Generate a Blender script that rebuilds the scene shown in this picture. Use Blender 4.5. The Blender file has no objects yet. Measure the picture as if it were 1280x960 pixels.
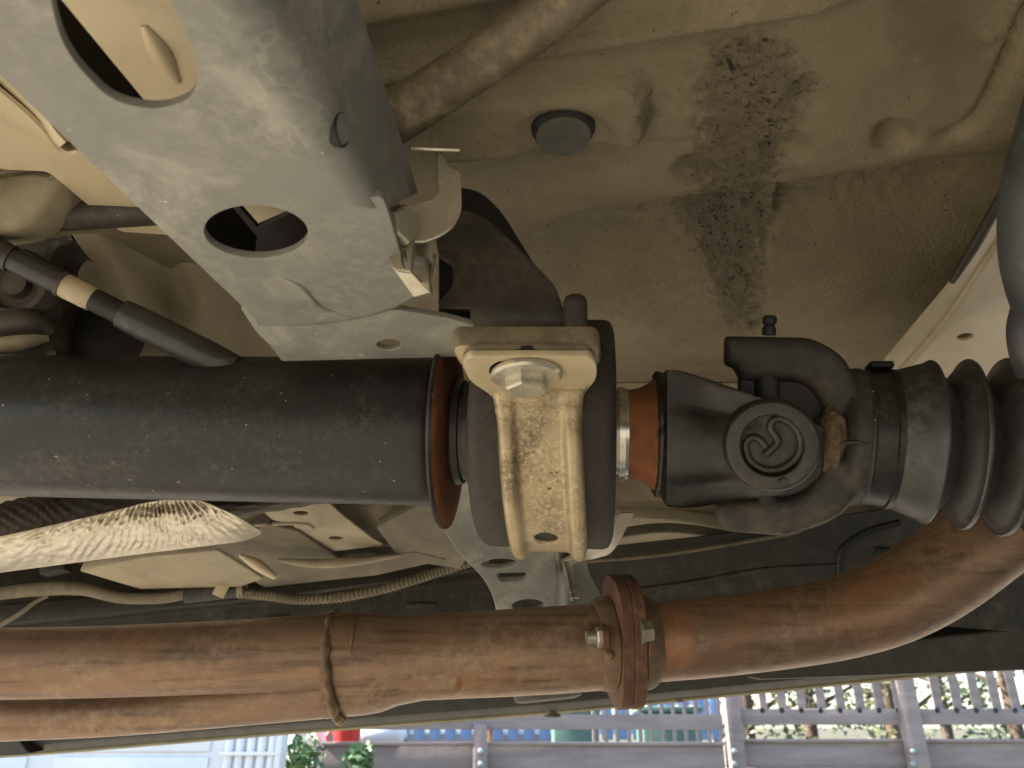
import bpy, bmesh, math, random
import numpy as np
from mathutils import Vector, Matrix, noise
random.seed(7)
S = bpy.context.scene
COL = S.collection

# ------------------------------------------------------------------ camera
HC = 0.62                      # camera height above the ground
PITCH = math.radians(24.0)
FPX = 961.0                    # focal length in photograph pixels (1280 wide)
CP, SP = math.cos(PITCH), math.sin(PITCH)
CAM = Vector((0, 0, HC))
RV, FV, UV = Vector((1, 0, 0)), Vector((0, CP, SP)), Vector((0, -SP, CP))
cd = bpy.data.cameras.new('camera'); cam = bpy.data.objects.new('camera', cd); COL.objects.link(cam)
cam.location = CAM; cam.rotation_euler = (math.pi/2 + PITCH, 0, 0)
cd.sensor_width = 34.63; cd.lens = 26.0; cd.clip_start = 0.01; cd.clip_end = 500
cd.dof.use_dof = True; cd.dof.focus_distance = 0.52; cd.dof.aperture_fstop = 14.0
S.camera = cam
S.render.resolution_x, S.render.resolution_y = 1024, 768

# ------------------------------------------------------------------ sky and sun
SUN_EL, SUN_AZ = math.radians(39), math.radians(273)   # azimuth clockwise from +Y (from the left)
w = bpy.data.worlds.new('World'); S.world = w; w.use_nodes = True
wn = w.node_tree.nodes; wn.clear()
sky = wn.new('ShaderNodeTexSky'); sky.sky_type = 'NISHITA'; sky.sun_disc = False
sky.sun_elevation = SUN_EL; sky.sun_rotation = SUN_AZ
bg = wn.new('ShaderNodeBackground'); bg.inputs[1].default_value = 0.11
wo = wn.new('ShaderNodeOutputWorld')
w.node_tree.links.new(sky.outputs[0], bg.inputs[0]); w.node_tree.links.new(bg.outputs[0], wo.inputs[0])
sl = bpy.data.lights.new('sun', 'SUN'); sun = bpy.data.objects.new('sun', sl); COL.objects.link(sun)
sl.energy = 5.0; sl.angle = math.radians(0.5); sl.color = (1.0, 0.94, 0.84)
sdir = Vector((math.sin(SUN_AZ)*math.cos(SUN_EL), math.cos(SUN_AZ)*math.cos(SUN_EL), math.sin(SUN_EL)))
sun.rotation_euler = sdir.to_track_quat('Z', 'Y').to_euler(); sun.location = (3, -5, 6)
S.view_settings.view_transform = 'Standard'; S.view_settings.look = 'None'
S.view_settings.exposure = 2.3; S.view_settings.gamma = 1.0
S.cycles.use_denoising = True
S.cycles.max_bounces = 8; S.cycles.diffuse_bounces = 2; S.cycles.glossy_bounces = 3
S.cycles.sample_clamp_indirect = 8.0
S.cycles.caustics_reflective = False; S.cycles.caustics_refractive = False

# ------------------------------------------------------------------ where things stand
def ray(px, py): return RV*((px-640)/FPX) + FV + UV*((480-py)/FPX)
def P(px, py, d): return CAM + ray(px, py)*d
def PZ(px, py, z):
    r = ray(px, py); return CAM + r*(z/r.z)
def PYY(px, py, y):
    r = ray(px, py); return CAM + r*(y/r.y)
def PPL(px, py, p0, n):
    r = ray(px, py); return CAM + r*((p0-CAM).dot(n)/r.dot(n))

# ------------------------------------------------------------------ mesh helpers
def finish(name, bm, m, parent=None, smooth=35.0, kind=None):
    me = bpy.data.meshes.new(name)
    bmesh.ops.recalc_face_normals(bm, faces=bm.faces)
    bm.to_mesh(me); bm.free()
    return link(name, me, m, parent, smooth, kind)
def link(name, me, m, parent=None, smooth=35.0, kind=None):
    if m is not None and not me.materials: me.materials.append(m)
    if smooth:
        me.polygons.foreach_set('use_smooth', [True]*len(me.polygons))
        me.set_sharp_from_angle(angle=math.radians(smooth))
    o = bpy.data.objects.new(name, me); COL.objects.link(o)
    if parent is not None:
        me.transform(Matrix.Translation(-wloc(parent))); o.parent = parent
    if kind: o['kind'] = kind
    return o
def wloc(o):
    v = Vector(o.location)
    while o.parent is not None: o = o.parent; v += Vector(o.location)
    return v
def thing(name, label, cat, loc=(0, 0, 0), group=None):
    o = bpy.data.objects.new(name, None); COL.objects.link(o); o.location = loc; o.empty_display_size = 0.05
    return tag(o, label, cat, group)
def tag(o, label=None, cat=None, group=None, kind=None):
    if label: o['label'] = label
    if cat: o['category'] = cat
    if group: o['group'] = group
    if kind: o['kind'] = kind
    return o

def spline(pts, n=8, closed=False):
    """Catmull-Rom through points (tuples or Vectors of any size)"""
    pts = [np.array(p, float) for p in pts]; out = []; m = len(pts)
    rng = range(m) if closed else range(m-1)
    for i in rng:
        p1, p2 = pts[i], pts[(i+1) % m]
        p0 = pts[(i-1) % m] if (closed or i > 0) else 2*p1-p2
        p3 = pts[(i+2) % m] if (closed or i+2 < m) else 2*p2-p1
        for k in range(n):
            t = k/n
            out.append(0.5*((2*p1)+(-p0+p2)*t+(2*p0-5*p1+4*p2-p3)*t*t+(-p0+3*p1-3*p2+p3)*t**3))
    if not closed: out.append(pts[-1])
    return out
def rounded(poly, r, n=5):
    """fillet the corners of a 2-D polygon; r one radius or one per corner"""
    m = len(poly); out = []
    for i in range(m):
        p = np.array(poly[i][:2], float); a = np.array(poly[i-1][:2], float); b = np.array(poly[(i+1) % m][:2], float)
        rr = r[i] if isinstance(r, (list, tuple)) else r
        va, vb = a-p, b-p; la, lb = np.linalg.norm(va), np.linalg.norm(vb)
        k = min(rr, la*.48, lb*.48)
        if k < 1e-6: out.append(tuple(p)); continue
        s, e = p+va/la*k, p+vb/lb*k
        for j in range(n+1):
            t = j/n; out.append(tuple((1-t)**2*s+2*t*(1-t)*p+t*t*e))
    return out
def ell(cx, cy, rx, ry, n=28, rot=0.0):
    c, s = math.cos(rot), math.sin(rot)
    return [(cx+rx*math.cos(2*math.pi*k/n)*c-ry*math.sin(2*math.pi*k/n)*s, cy+rx*math.cos(2*math.pi*k/n)*s+ry*math.sin(2*math.pi*k/n)*c) for k in range(n)]

def tube_bm(pts, rad, n=20, sub=6, cap=True, bm=None, ripple=None):
    """swept round bar; rad one number or one per point"""
    bm = bm or bmesh.new()
    if not isinstance(rad, (list, tuple)): rad = [rad]*len(pts)
    q = spline([tuple(p)+(r,) for p, r in zip(pts, rad)], sub) if len(pts) > 2 or sub > 1 else [np.array(tuple(p)+(r,)) for p, r in zip(pts, rad)]
    C = [Vector(a[:3]) for a in q]; R = [a[3] for a in q]
    rings = []; up = None
    for i, c in enumerate(C):
        t = (C[min(i+1, len(C)-1)]-C[max(i-1, 0)]).normalized()
        if up is None: up = t.orthogonal().normalized()
        up = (up - t*up.dot(t)).normalized(); sd = t.cross(up)
        rr = R[i]*(ripple(i) if ripple else 1)
        rings.append([bm.verts.new(c+(up*math.cos(2*math.pi*k/n)+sd*math.sin(2*math.pi*k/n))*rr) for k in range(n)])
    for a, b in zip(rings, rings[1:]):
        for k in range(n): bm.faces.new((a[k], a[(k+1) % n], b[(k+1) % n], b[k]))
    if cap: bm.faces.new(rings[0][::-1]); bm.faces.new(rings[-1])
    return bm
def lathe_bm(prof, o, ax, n=48, bm=None, phase=0.0, cap=True):
    """prof = [(distance along axis, radius)]"""
    bm = bm or bmesh.new(); ax = Vector(ax).normalized(); a = ax.orthogonal().normalized(); b = ax.cross(a); rings = []
    for s, r in prof:
        rings.append([bm.verts.new(o+ax*s+(a*math.cos(2*math.pi*k/n+phase)+b*math.sin(2*math.pi*k/n+phase))*max(r, 1e-5)) for k in range(n)])
    for u, v in zip(rings, rings[1:]):
        for k in range(n): bm.faces.new((u[k], u[(k+1) % n], v[(k+1) % n], v[k]))
    if cap: bm.faces.new(rings[0][::-1]); bm.faces.new(rings[-1])
    return bm
def grid_bm(rows, bm=None, closed=False):
    bm = bm or bmesh.new(); V = [[bm.verts.new(p) for p in r] for r in rows]
    for a, b in zip(V, V[1:]):
        for k in range(len(a)-(0 if closed else 1)):
            bm.faces.new((a[k], a[(k+1) % len(a)], b[(k+1) % len(a)], b[k]))
    return bm
def sheet_bm(rows, th, bm=None, side=1):
    """a grid of points given a thickness along its normals: a closed sheet"""
    R = len(rows); K = len(rows[0]); A = np.array([[tuple(p) for p in r] for r in rows])
    du = np.gradient(A, axis=1); dv = np.gradient(A, axis=0); N = np.cross(du, dv)
    N /= (np.linalg.norm(N, axis=2, keepdims=True)+1e-12)
    B = A+N*th*side
    bm = bm or bmesh.new()
    VA = [[bm.verts.new(A[i, k]) for k in range(K)] for i in range(R)]
    VB = [[bm.verts.new(B[i, k]) for k in range(K)] for i in range(R)]
    for i in range(R-1):
        for k in range(K-1):
            bm.faces.new((VA[i][k], VA[i][k+1], VA[i+1][k+1], VA[i+1][k]))
            bm.faces.new((VB[i][k], VB[i+1][k], VB[i+1][k+1], VB[i][k+1]))
    for i in range(R-1):
        for k in (0, K-1): bm.faces.new((VA[i][k], VA[i+1][k], VB[i+1][k], VB[i][k]))
    for k in range(K-1):
        for i in (0, R-1): bm.faces.new((VA[i][k], VA[i][k+1], VB[i][k+1], VB[i][k]))
    return bm
def box_bm(c, sx, sy, sz, M=None, bev=0.0, bm=None):
    bm2 = bmesh.new(); bmesh.ops.create_cube(bm2, size=1)
    bmesh.ops.scale(bm2, vec=(sx, sy, sz), verts=bm2.verts)
    if bev: bmesh.ops.bevel(bm2, geom=list(bm2.edges), offset=bev, segments=2, affect='EDGES', profile=0.6)
    X = Matrix.Translation(c) @ (M.to_4x4() if M is not None else Matrix.Identity(4))
    bmesh.ops.transform(bm2, matrix=X, verts=bm2.verts)
    if bm is None: return bm2
    me = bpy.data.meshes.new('join'); bm2.to_mesh(me); bm2.free(); bm.from_mesh(me); bpy.data.meshes.remove(me)
    return bm
def plate_me(p0, n, outline, holes=(), th=0.004, bev=0.0006, inpx=True, back=1.0):
    """flat plate: outline and holes (photograph pixels met with the plane p0, n); front face on the plane, thickness behind it"""
    n = Vector(n).normalized()
    if n.dot(CAM-p0) < 0: n = -n
    ex = RV - n*RV.dot(n); ex.normalize(); ey = n.cross(ex)
    M = Matrix((ex, ey, n)).transposed().to_4x4(); M.translation = p0 - n*th*0.5*back
    cu = bpy.data.curves.new('plate', 'CURVE'); cu.dimensions = '2D'; cu.fill_mode = 'BOTH'
    cu.extrude = max(th*0.5-bev, 1e-5); cu.bevel_depth = bev; cu.bevel_resolution = 1; cu.offset = -bev
    for loop in [outline]+list(holes):
        q = [(PPL(a[0], a[1], p0, n)-p0) if inpx else Vector(a)-p0 for a in loop]
        s = cu.splines.new('POLY'); s.points.add(len(q)-1); s.use_cyclic_u = True
        for pt, v in zip(s.points, q): pt.co = (v.dot(ex), v.dot(ey), 0, 1)
    o = bpy.data.objects.new('plate', cu); COL.objects.link(o)
    dg = bpy.context.evaluated_depsgraph_get(); dg.update()
    me = bpy.data.meshes.new_from_object(o.evaluated_get(dg)); bpy.data.objects.remove(o); bpy.data.curves.remove(cu)
    me.transform(M); me.materials.clear()
    return me
def plate(name, m, parent, p0, n, outline, holes=(), th=0.004, bev=0.0006, smooth=30, **k):
    return link(name, plate_me(p0, n, outline, holes, th, bev, **k), m, parent, smooth)
def join_me(bm, me):
    bm.from_mesh(me); bpy.data.meshes.remove(me); return bm
def hexbolt_bm(o, ax, af, h, flange=0.0, fh=0.002, bm=None, phase=0.3):
    """hexagon head standing on o along ax, over an optional washer flange"""
    r = af/1.732
    if flange: bm = lathe_bm([(0, flange), (fh*.6, flange), (fh, flange*.93), (fh*1.2, r*.9)], o, ax, 32, bm)
    return lathe_bm([(fh*.9, r), (fh+h*.85, r), (fh+h, r*.88)], o, ax, 6, bm, phase)

def cast(o, vox=.0013, it=10):
    """melt the solids of one part into a single rounded casting"""
    r = o.modifiers.new('melt', 'REMESH'); r.mode = 'VOXEL'; r.voxel_size = vox; r.use_smooth_shade = True
    q = o.modifiers.new('round', 'SMOOTH'); q.factor = .5; q.iterations = it
    return o

# ------------------------------------------------------------------ materials
def mat(name, c1, c2=None, rough=0.6, metal=0.0, scale=30.0, contrast=(0.35, 0.65), dust=None, dust_amt=0.5, dust_scale=160.0,
        bump=0.15, bump_scale=400.0, fleck=None, fleck_scale=500.0, fleck_th=0.70, stretch=None, streak=None, rough_var=0.15, spec=0.5, bdist=0.001,
        blotch=None, blotch_scale=9.0, blotch_th=(0.5, 0.62), scratch=None, attr=None):
    m = bpy.data.materials.new(name); m.use_nodes = True; nt = m.node_tree; N, L = nt.nodes, nt.links
    b = N['Principled BSDF']; b.inputs['Metallic'].default_value = metal; b.inputs['Specular IOR Level'].default_value = spec
    tc = N.new('ShaderNodeTexCoord'); co = tc.outputs['Object']
    if stretch:
        mp = N.new('ShaderNodeMapping'); mp.inputs['Scale'].default_value = stretch; L.new(co, mp.inputs[0]); co2 = mp.outputs[0]
    else: co2 = co
    def nz(sc, det=6, r=0.6, c=None, dist=0.0):
        n = N.new('ShaderNodeTexNoise'); n.inputs['Scale'].default_value = sc; n.inputs['Detail'].default_value = det
        n.inputs['Roughness'].default_value = r; n.inputs['Distortion'].default_value = dist; L.new(c or co, n.inputs['Vector']); return n.outputs['Fac']
    def ramp(f, a, bb):
        r = N.new('ShaderNodeMapRange'); r.interpolation_type = 'SMOOTHSTEP'; r.inputs[1].default_value = a; r.inputs[2].default_value = bb; L.new(f, r.inputs[0]); return r.outputs[0]
    def mul(f, k):
        r = N.new('ShaderNodeMath'); r.operation = 'MULTIPLY'; L.new(f, r.inputs[0])
        if isinstance(k, float): r.inputs[1].default_value = k
        else: L.new(k, r.inputs[1])
        return r.outputs[0]
    def mix(f, a, c):
        x = N.new('ShaderNodeMix'); x.data_type = 'RGBA'; L.new(f, x.inputs[0])
        for k, v in ((6, a), (7, c)):
            if isinstance(v, tuple): x.inputs[k].default_value = (*v, 1)
            else: L.new(v, x.inputs[k])
        return x.outputs[2]
    c2 = c2 or tuple(v*0.7 for v in c1)
    colr = mix(ramp(nz(scale, 8, 0.65, co2), *contrast), c1, c2)
    if streak:   # fine lines along one axis
        mp = N.new('ShaderNodeMapping'); mp.inputs['Scale'].default_value = streak[1]; L.new(co, mp.inputs[0])
        colr = mix(mul(ramp(nz(streak[2], 5, 0.6, mp.outputs[0]), 0.48, 0.68), streak[3]), colr, streak[0])
    if blotch: colr = mix(ramp(nz(blotch_scale, 7, 0.6, None, 0.6), *blotch_th), colr, blotch)
    if dust:
        f = mul(ramp(nz(dust_scale, 8, 0.7), 0.40, 0.72), ramp(nz(dust_scale*.11, 4, .6), 0.35, 0.65))
        colr = mix(mul(f, float(dust_amt)), colr, dust)
    if fleck: colr = mix(ramp(nz(fleck_scale, 2, 0.5), fleck_th, fleck_th+.04), colr, fleck)
    if scratch:
        v = N.new('ShaderNodeTexVoronoi'); v.feature = 'DISTANCE_TO_EDGE'; v.inputs['Scale'].default_value = scratch[1]; v.inputs['Randomness'].default_value = 1
        nn = N.new('ShaderNodeTexNoise'); nn.inputs['Scale'].default_value = scratch[1]*.8; nn.inputs['Detail'].default_value = 3; L.new(co, nn.inputs['Vector'])
        mx = N.new('ShaderNodeMix'); mx.data_type = 'VECTOR'; mx.inputs[0].default_value = 0.12; L.new(co, mx.inputs[4]); L.new(nn.outputs['Color'], mx.inputs[5]); L.new(mx.outputs[1], v.inputs['Vector'])
        r = N.new('ShaderNodeMapRange'); r.inputs[1].default_value = 0.0; r.inputs[2].default_value = scratch[2]; r.inputs[3].default_value = 1; r.inputs[4].default_value = 0; L.new(v.outputs['Distance'], r.inputs[0])
        colr = mix(mul(mul(r.outputs[0], ramp(nz(scratch[1]*.5, 3), .5, .62)), float(scratch[3])), colr, scratch[0])
    hb = nz(bump_scale, 5, 0.6)
    if attr:   # rough undercoating laid on as a patch, plus painted groove and step shade (per-vertex amount)
        at = N.new('ShaderNodeAttribute'); at.attribute_name = attr; A = at.outputs['Fac']
        pa = nz(150, 6, .66); thr = N.new('ShaderNodeMath'); thr.operation = 'ADD'; L.new(A, thr.inputs[0]); L.new(pa, thr.inputs[1])
        cov = ramp(thr.outputs[0], .84, 1.22)
        colr = mix(mul(cov, .62), colr, (0.105, 0.082, 0.060))
        pits = N.new('ShaderNodeTexNoise'); pits.inputs['Scale'].default_value = 360; pits.inputs['Detail'].default_value = 4; pits.inputs['Distortion'].default_value = .8; L.new(co, pits.inputs['Vector'])
        pt1 = ramp(pits.outputs['Fac'], .60, .66); pt2 = ramp(nz(105, 6, .7, None, .5), .61, .655)
        mxx = N.new('ShaderNodeMath'); mxx.operation = 'MAXIMUM'; L.new(pt1, mxx.inputs[0]); L.new(pt2, mxx.inputs[1]); pt = mxx.outputs[0]
        pm = mul(pt, ramp(thr.outputs[0], .92, 1.2))
        colr = mix(mul(pm, .95), colr, (0.022, 0.017, 0.013))
        ad = N.new('ShaderNodeMath'); ad.operation = 'MULTIPLY_ADD'; L.new(pm, ad.inputs[0]); ad.inputs[1].default_value = -2.6; L.new(hb, ad.inputs[2])
        hb2 = mul(nz(300, 4, .7), mul(cov, 1.5)); ad2 = N.new('ShaderNodeMath'); ad2.operation = 'ADD'; L.new(ad.outputs[0], ad2.inputs[0]); L.new(hb2, ad2.inputs[1]); hb = ad2.outputs[0]
    L.new(colr, b.inputs['Base Color'])
    rr = N.new('ShaderNodeMapRange'); rr.inputs[3].default_value = max(0.05, rough-rough_var); rr.inputs[4].default_value = min(1, rough+rough_var)
    L.new(nz(scale*2.3, 5), rr.inputs[0]); L.new(rr.outputs[0], b.inputs['Roughness'])
    if bump:
        bp = N.new('ShaderNodeBump'); bp.inputs['Strength'].default_value = bump; bp.inputs['Distance'].default_value = bdist
        L.new(hb, bp.inputs['Height']); L.new(bp.outputs[0], b.inputs['Normal'])
    return m

M = {}
M['concrete'] = mat('concrete', (.265, .232, .176), (.215, .187, .142), .9, scale=3, bump=.3, bump_scale=90, bdist=.003)
M['pan'] = mat('floor_pan_paint', (.300, .256, .165), (.205, .172, .108), .55, scale=8, contrast=(.3, .7), dust=(.17, .135, .08), dust_amt=.65, dust_scale=110, bump=.6, bump_scale=380, fleck=(.08, .06, .04), fleck_scale=260, fleck_th=.705, bdist=.002, attr='undercoat_shade', spec=.35, blotch=(.135, .105, .06), blotch_scale=7, blotch_th=(.48, .78))
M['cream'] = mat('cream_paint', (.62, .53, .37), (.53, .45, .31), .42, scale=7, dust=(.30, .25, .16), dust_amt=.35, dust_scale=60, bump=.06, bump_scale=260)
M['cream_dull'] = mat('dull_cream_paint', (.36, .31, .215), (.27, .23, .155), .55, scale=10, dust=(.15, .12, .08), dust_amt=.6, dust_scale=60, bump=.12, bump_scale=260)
M['galv'] = mat('dusty_grey_steel', (.275, .275, .25), (.205, .21, .195), .48, metal=.25, scale=17, contrast=(.22, .78), dust=(.44, .43, .375), dust_amt=.7, dust_scale=130, bump=.12, bump_scale=300, fleck=(.62, .6, .5), fleck_scale=170, fleck_th=.73, blotch=(.39, .385, .34), blotch_scale=21, blotch_th=(.46, .72), scratch=((.55, .53, .44), 22, .014, .35))
M['dark_steel'] = mat('grimy_black_steel', (.050, .043, .032), (.033, .028, .022), .55, scale=40, dust=(.16, .13, .09), dust_amt=.5, dust_scale=120, bump=.15, bump_scale=300, fleck=(.25, .22, .16), fleck_scale=260, fleck_th=.75)
M['black'] = mat('black_paint_and_shade', (.011, .0105, .0095), (.008, .0075, .007), .6, scale=40, bump=.1)
M['shaft'] = mat('black_shaft_paint', (.014, .014, .0142), (.010, .0098, .0098), .40, spec=.38, scale=35, dust=(.11, .105, .095), dust_amt=.4, dust_scale=190, bump=.1, bump_scale=600, fleck=(.34, .31, .26), fleck_scale=300, fleck_th=.728, scratch=((.2, .19, .17), 40, .010, .5))
M['cast'] = mat('black_cast_iron', (.024, .0215, .0185), (.016, .0145, .013), .42, scale=60, dust=(.12, .10, .075), dust_amt=.5, dust_scale=110, bump=.45, bump_scale=900, fleck=(.2, .17, .12), fleck_scale=330, fleck_th=.76, bdist=.0008)
M['cast_dusty'] = mat('dusty_cast_iron', (.032, .029, .024), (.021, .019, .016), .6, scale=45, dust=(.18, .14, .09), dust_amt=.42, dust_scale=60, bump=.4, bump_scale=700, bdist=.001, fleck=(.26, .22, .16), fleck_scale=330, fleck_th=.76)
M['mud'] = mat('caked_mud', (.21, .15, .085), (.13, .095, .055), .95, scale=90, bump=1.0, bump_scale=260, bdist=.004)
M['rubber'] = mat('grey_rubber', (.031, .026, .0205), (.024, .020, .016), .75, scale=30, bump=.15, bump_scale=900, dust=(.12, .10, .075), dust_amt=.4, fleck=(.36, .31, .2), fleck_scale=260, fleck_th=.775)
M['boot'] = mat('black_boot_rubber', (.033, .033, .0335), (.025, .025, .025), .42, scale=30, dust=(.15, .145, .135), dust_amt=.65, dust_scale=130, bump=.1, bump_scale=700, fleck=(.2, .19, .17), fleck_scale=420, fleck_th=.75)
M['hose'] = mat('blue_grey_rubber', (.075, .085, .095), (.055, .062, .07), .5, scale=20, dust=(.16, .165, .165), dust_amt=.6, dust_scale=90, bump=.05)
M['rust'] = mat('rusty_exhaust', (.265, .162, .098), (.155, .098, .064), .44, metal=.35, scale=48, contrast=(.25, .8), stretch=(.13, 1, 1), dust=(.36, .27, .185), dust_amt=.75, dust_scale=120, bump=.3, bump_scale=600,
                streak=((.06, .04, .03), (1.6, 80, 80), 2.2, .55), blotch=(.36, .165, .075), blotch_scale=11, blotch_th=(.54, .76), fleck=(.07, .045, .03), fleck_scale=380, fleck_th=.735)
M['rust_dark'] = mat('dark_rust', (.105, .045, .026), (.062, .03, .02), .7, scale=60, dust=(.26, .13, .06), dust_amt=.55, dust_scale=120, bump=.6, bump_scale=320, bdist=.0015)
M['rust_red'] = mat('red_rust', (.33, .12, .048), (.22, .08, .034), .75, scale=70, dust=(.30, .15, .06), dust_amt=.5, dust_scale=200, bump=.3, bump_scale=700, fleck=(.4, .24, .1), fleck_scale=300, fleck_th=.72)
M['weld'] = mat('weld_metal', (.20, .125, .07), (.12, .078, .048), .6, metal=.3, scale=70, bump=.6, bump_scale=240, bdist=.0015)
M['tan'] = mat('tan_zinc_bracket', (.50, .395, .24), (.34, .265, .16), .36, metal=.45, scale=45, contrast=(.3, .7), dust=(.66, .56, .37), dust_amt=.85, dust_scale=420, bump=.6, bump_scale=900, streak=((.16, .12, .075), (40, 40, 3), 1.6, .55), blotch=(.17, .125, .07), blotch_scale=34, blotch_th=(.54, .72), fleck=(.10, .08, .05), fleck_scale=300, fleck_th=.70)
M['tan_flat'] = mat('tan_zinc_plate_lit', (.62, .52, .345), (.50, .41, .265), .48, metal=.2, scale=40, dust=(.62, .53, .36), dust_amt=.6, dust_scale=150, bump=.2, bump_scale=500, blotch=(.55, .40, .17), blotch_scale=55, blotch_th=(.60, .72), fleck=(.13, .11, .08), fleck_scale=170, fleck_th=.76)
M['tan_dark'] = mat('tan_plate_shade', (.19, .155, .095), (.13, .105, .066), .7, scale=40, dust=(.30, .245, .15), dust_amt=.6, dust_scale=130, bump=.3, bump_scale=500)  # darker copy of the plate tan; front-face shade put into the colour
M['zinc'] = mat('zinc_plating', (.62, .585, .48), (.5, .47, .39), .3, metal=.65, scale=50, dust=(.40, .34, .22), dust_amt=.5, dust_scale=140, bump=.08)
M['zinc_dull'] = mat('dull_zinc', (.43, .39, .30), (.33, .30, .225), .38, metal=.6, scale=40, dust=(.26, .22, .15), dust_amt=.5, dust_scale=120, bump=.08)
M['silver'] = mat('bare_steel', (.58, .57, .50), (.5, .48, .42), .25, metal=.85, scale=50, bump=.04)
M['foil'] = mat('embossed_aluminium', (.60, .54, .43), (.48, .43, .34), .33, metal=.75, scale=60, dust=(.45, .37, .25), dust_amt=.6, dust_scale=90, bump=.06)
M['braid'] = mat('woven_braid', (.055, .043, .03), (.035, .028, .02), .55, metal=.4, scale=60, bump=.1)
M['rail'] = mat('black_underseal', (.032, .032, .027), (.022, .022, .019), .6, scale=14, dust=(.13, .115, .085), dust_amt=.55, dust_scale=60, bump=.2, bump_scale=240)
M['sill'] = mat('black_sill_plastic', (.038, .038, .033), (.03, .03, .026), .55, scale=14, dust=(.10, .095, .075), dust_amt=.5, dust_scale=50, bump=.2, bump_scale=500)
M['lip'] = mat('olive_lip', (.30, .275, .17), (.2, .19, .125), .6, scale=14, bump=.1)
M['cream_shade'] = mat('shaded_cream_paint', (.17, .148, .105), (.11, .096, .068), .7, scale=18, dust=(.07, .06, .042), dust_amt=.6, dust_scale=50, bump=.2, bump_scale=200)  # darker cream copy; the shade on the beams is in the colour
M['conduit'] = mat('dusty_conduit', (.17, .145, .098), (.12, .105, .073), .7, scale=50, bump=.1, dust=(.3, .25, .165), dust_amt=.6)
M['tape'] = mat('pale_tape', (.50, .43, .31), (.4, .34, .24), .7, scale=60, bump=.1, fleck=(.3, .17, .07), fleck_scale=200, fleck_th=.7)
M['pipe'] = mat('brown_coated_pipe', (.15, .122, .082), (.115, .094, .064), .5, scale=26, contrast=(.35, .65), dust=(.42, .34, .21), dust_amt=.6, dust_scale=100, bump=.3, bump_scale=420, fleck=(.055, .042, .027), fleck_scale=220, fleck_th=.7)
M['plug'] = mat('grey_rubber_plug', (.115, .11, .092), (.085, .08, .068), .7, scale=60, dust=(.24, .22, .17), dust_amt=.6, dust_scale=160, bump=.15)
M['wood'] = mat('weathered_fence_wood', (.29, .24, .222), (.22, .18, .166), .85, scale=6, stretch=(.4, 1, 3), dust=(.21, .165, .15), dust_amt=.6, dust_scale=12, bump=.4, bump_scale=40, bdist=.004)
M['wood_light'] = mat('sunlit_timber', (.42, .27, .15), (.3, .2, .12), .8, scale=8, bump=.2, bump_scale=40)  # wood copy with sunlight put into the colour; also used for pots
M['white'] = mat('white_wall_paint', (.72, .74, .76), (.64, .66, .69), .6, scale=3, bump=.05, bump_scale=60)
M['white_pl'] = mat('white_plastic', (.75, .76, .78), (.7, .7, .72), .4, scale=5, bump=.02)
M['redpot'] = mat('red_plastic', (.62, .035, .03), (.5, .03, .03), .35, scale=6, bump=.02)
M['blue'] = mat('blue_paint', (.16, .26, .45), (.13, .21, .38), .5, scale=6, bump=.03)
M['greenbin'] = mat('green_plastic', (.10, .18, .14), (.08, .14, .11), .5, scale=6, bump=.03)
M['bolt'] = mat('galvanised_bolt', (.36, .42, .42), (.3, .34, .34), .4, metal=.5, scale=30, bump=.02)
M['bark'] = mat('bark', (.11, .075, .05), (.07, .05, .035), .9, scale=12, stretch=(1, 1, .2), bump=.6, bump_scale=25, bdist=.02)
def leafmat(name, a, b):
    m = mat(name, a, b, .45, scale=4, bump=0); p = m.node_tree.nodes['Principled BSDF']
    p.inputs['Subsurface Weight'].default_value = 0.0
    return m
M['leaf'] = leafmat('tree_leaf', (.085, .115, .035), (.045, .075, .022))
M['leaf2'] = leafmat('olive_leaf', (.125, .125, .045), (.07, .075, .028))
M['leaf3'] = leafmat('potted_plant_leaf', (.11, .19, .06), (.06, .12, .045))
M['sand'] = mat('bare_earth', (.10, .09, .055), (.065, .062, .036), .95, scale=2, bump=.4, bump_scale=20, bdist=.01)

# ================================================================== THE SETTING
bm = grid_bm([[Vector((x, y, 0)) for x in np.linspace(-250, 250, 21)] for y in np.linspace(-60, 300, 19)])
tag(finish('ground', bm, M['sand'], None, 0), 'bare ground running out past the fence', kind='structure')
bm = grid_bm([[Vector((x, y, .004)) for x in (-6, 0, 6)] for y in (-9, -3, 3.6)])
tag(finish('driveway', bm, M['concrete'], None, 0), 'pale concrete driveway under the vehicle', kind='structure')

# ================================================================== VEHICLE UNDERBODY
ZP = .33                                            # floor pan height above the camera
under = thing('vehicle_underbody', 'dusty beige floor of the vehicle with rough brown undercoating and a rubber plug', 'vehicle underbody', (0, .3, HC+ZP))
def project(X, Y, Z):
    y, z = Y, Z
    d = y*CP+z*SP; return 640+FPX*X/d, 480-FPX*(-y*SP+z*CP)/d
def sm(x, a, b):
    t = np.clip((x-a)/(b-a), 0, 1); return t*t*(3-2*t)
def rbox(px, py, cx, cy, hx, hy, r, rot=0.0):
    c, s = math.cos(rot), math.sin(rot); dx, dy = px-cx, py-cy
    a = np.abs(dx*c+dy*s)-hx+r; b = np.abs(-dx*s+dy*c)-hy+r
    return np.hypot(np.maximum(a, 0), np.maximum(b, 0))+np.minimum(np.maximum(a, b), 0)-r
xs = np.concatenate([np.linspace(-1.1, -.56, 8), np.linspace(-.54, .62, 430), np.linspace(.64, 1.6, 10)])
ys = np.concatenate([np.linspace(-.65, .13, 8), np.linspace(.15, .74, 236)])
X, Y = np.meshgrid(xs, ys)
px, py = project(X, Y, np.full_like(X, ZP))
h = np.zeros_like(X)
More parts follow.
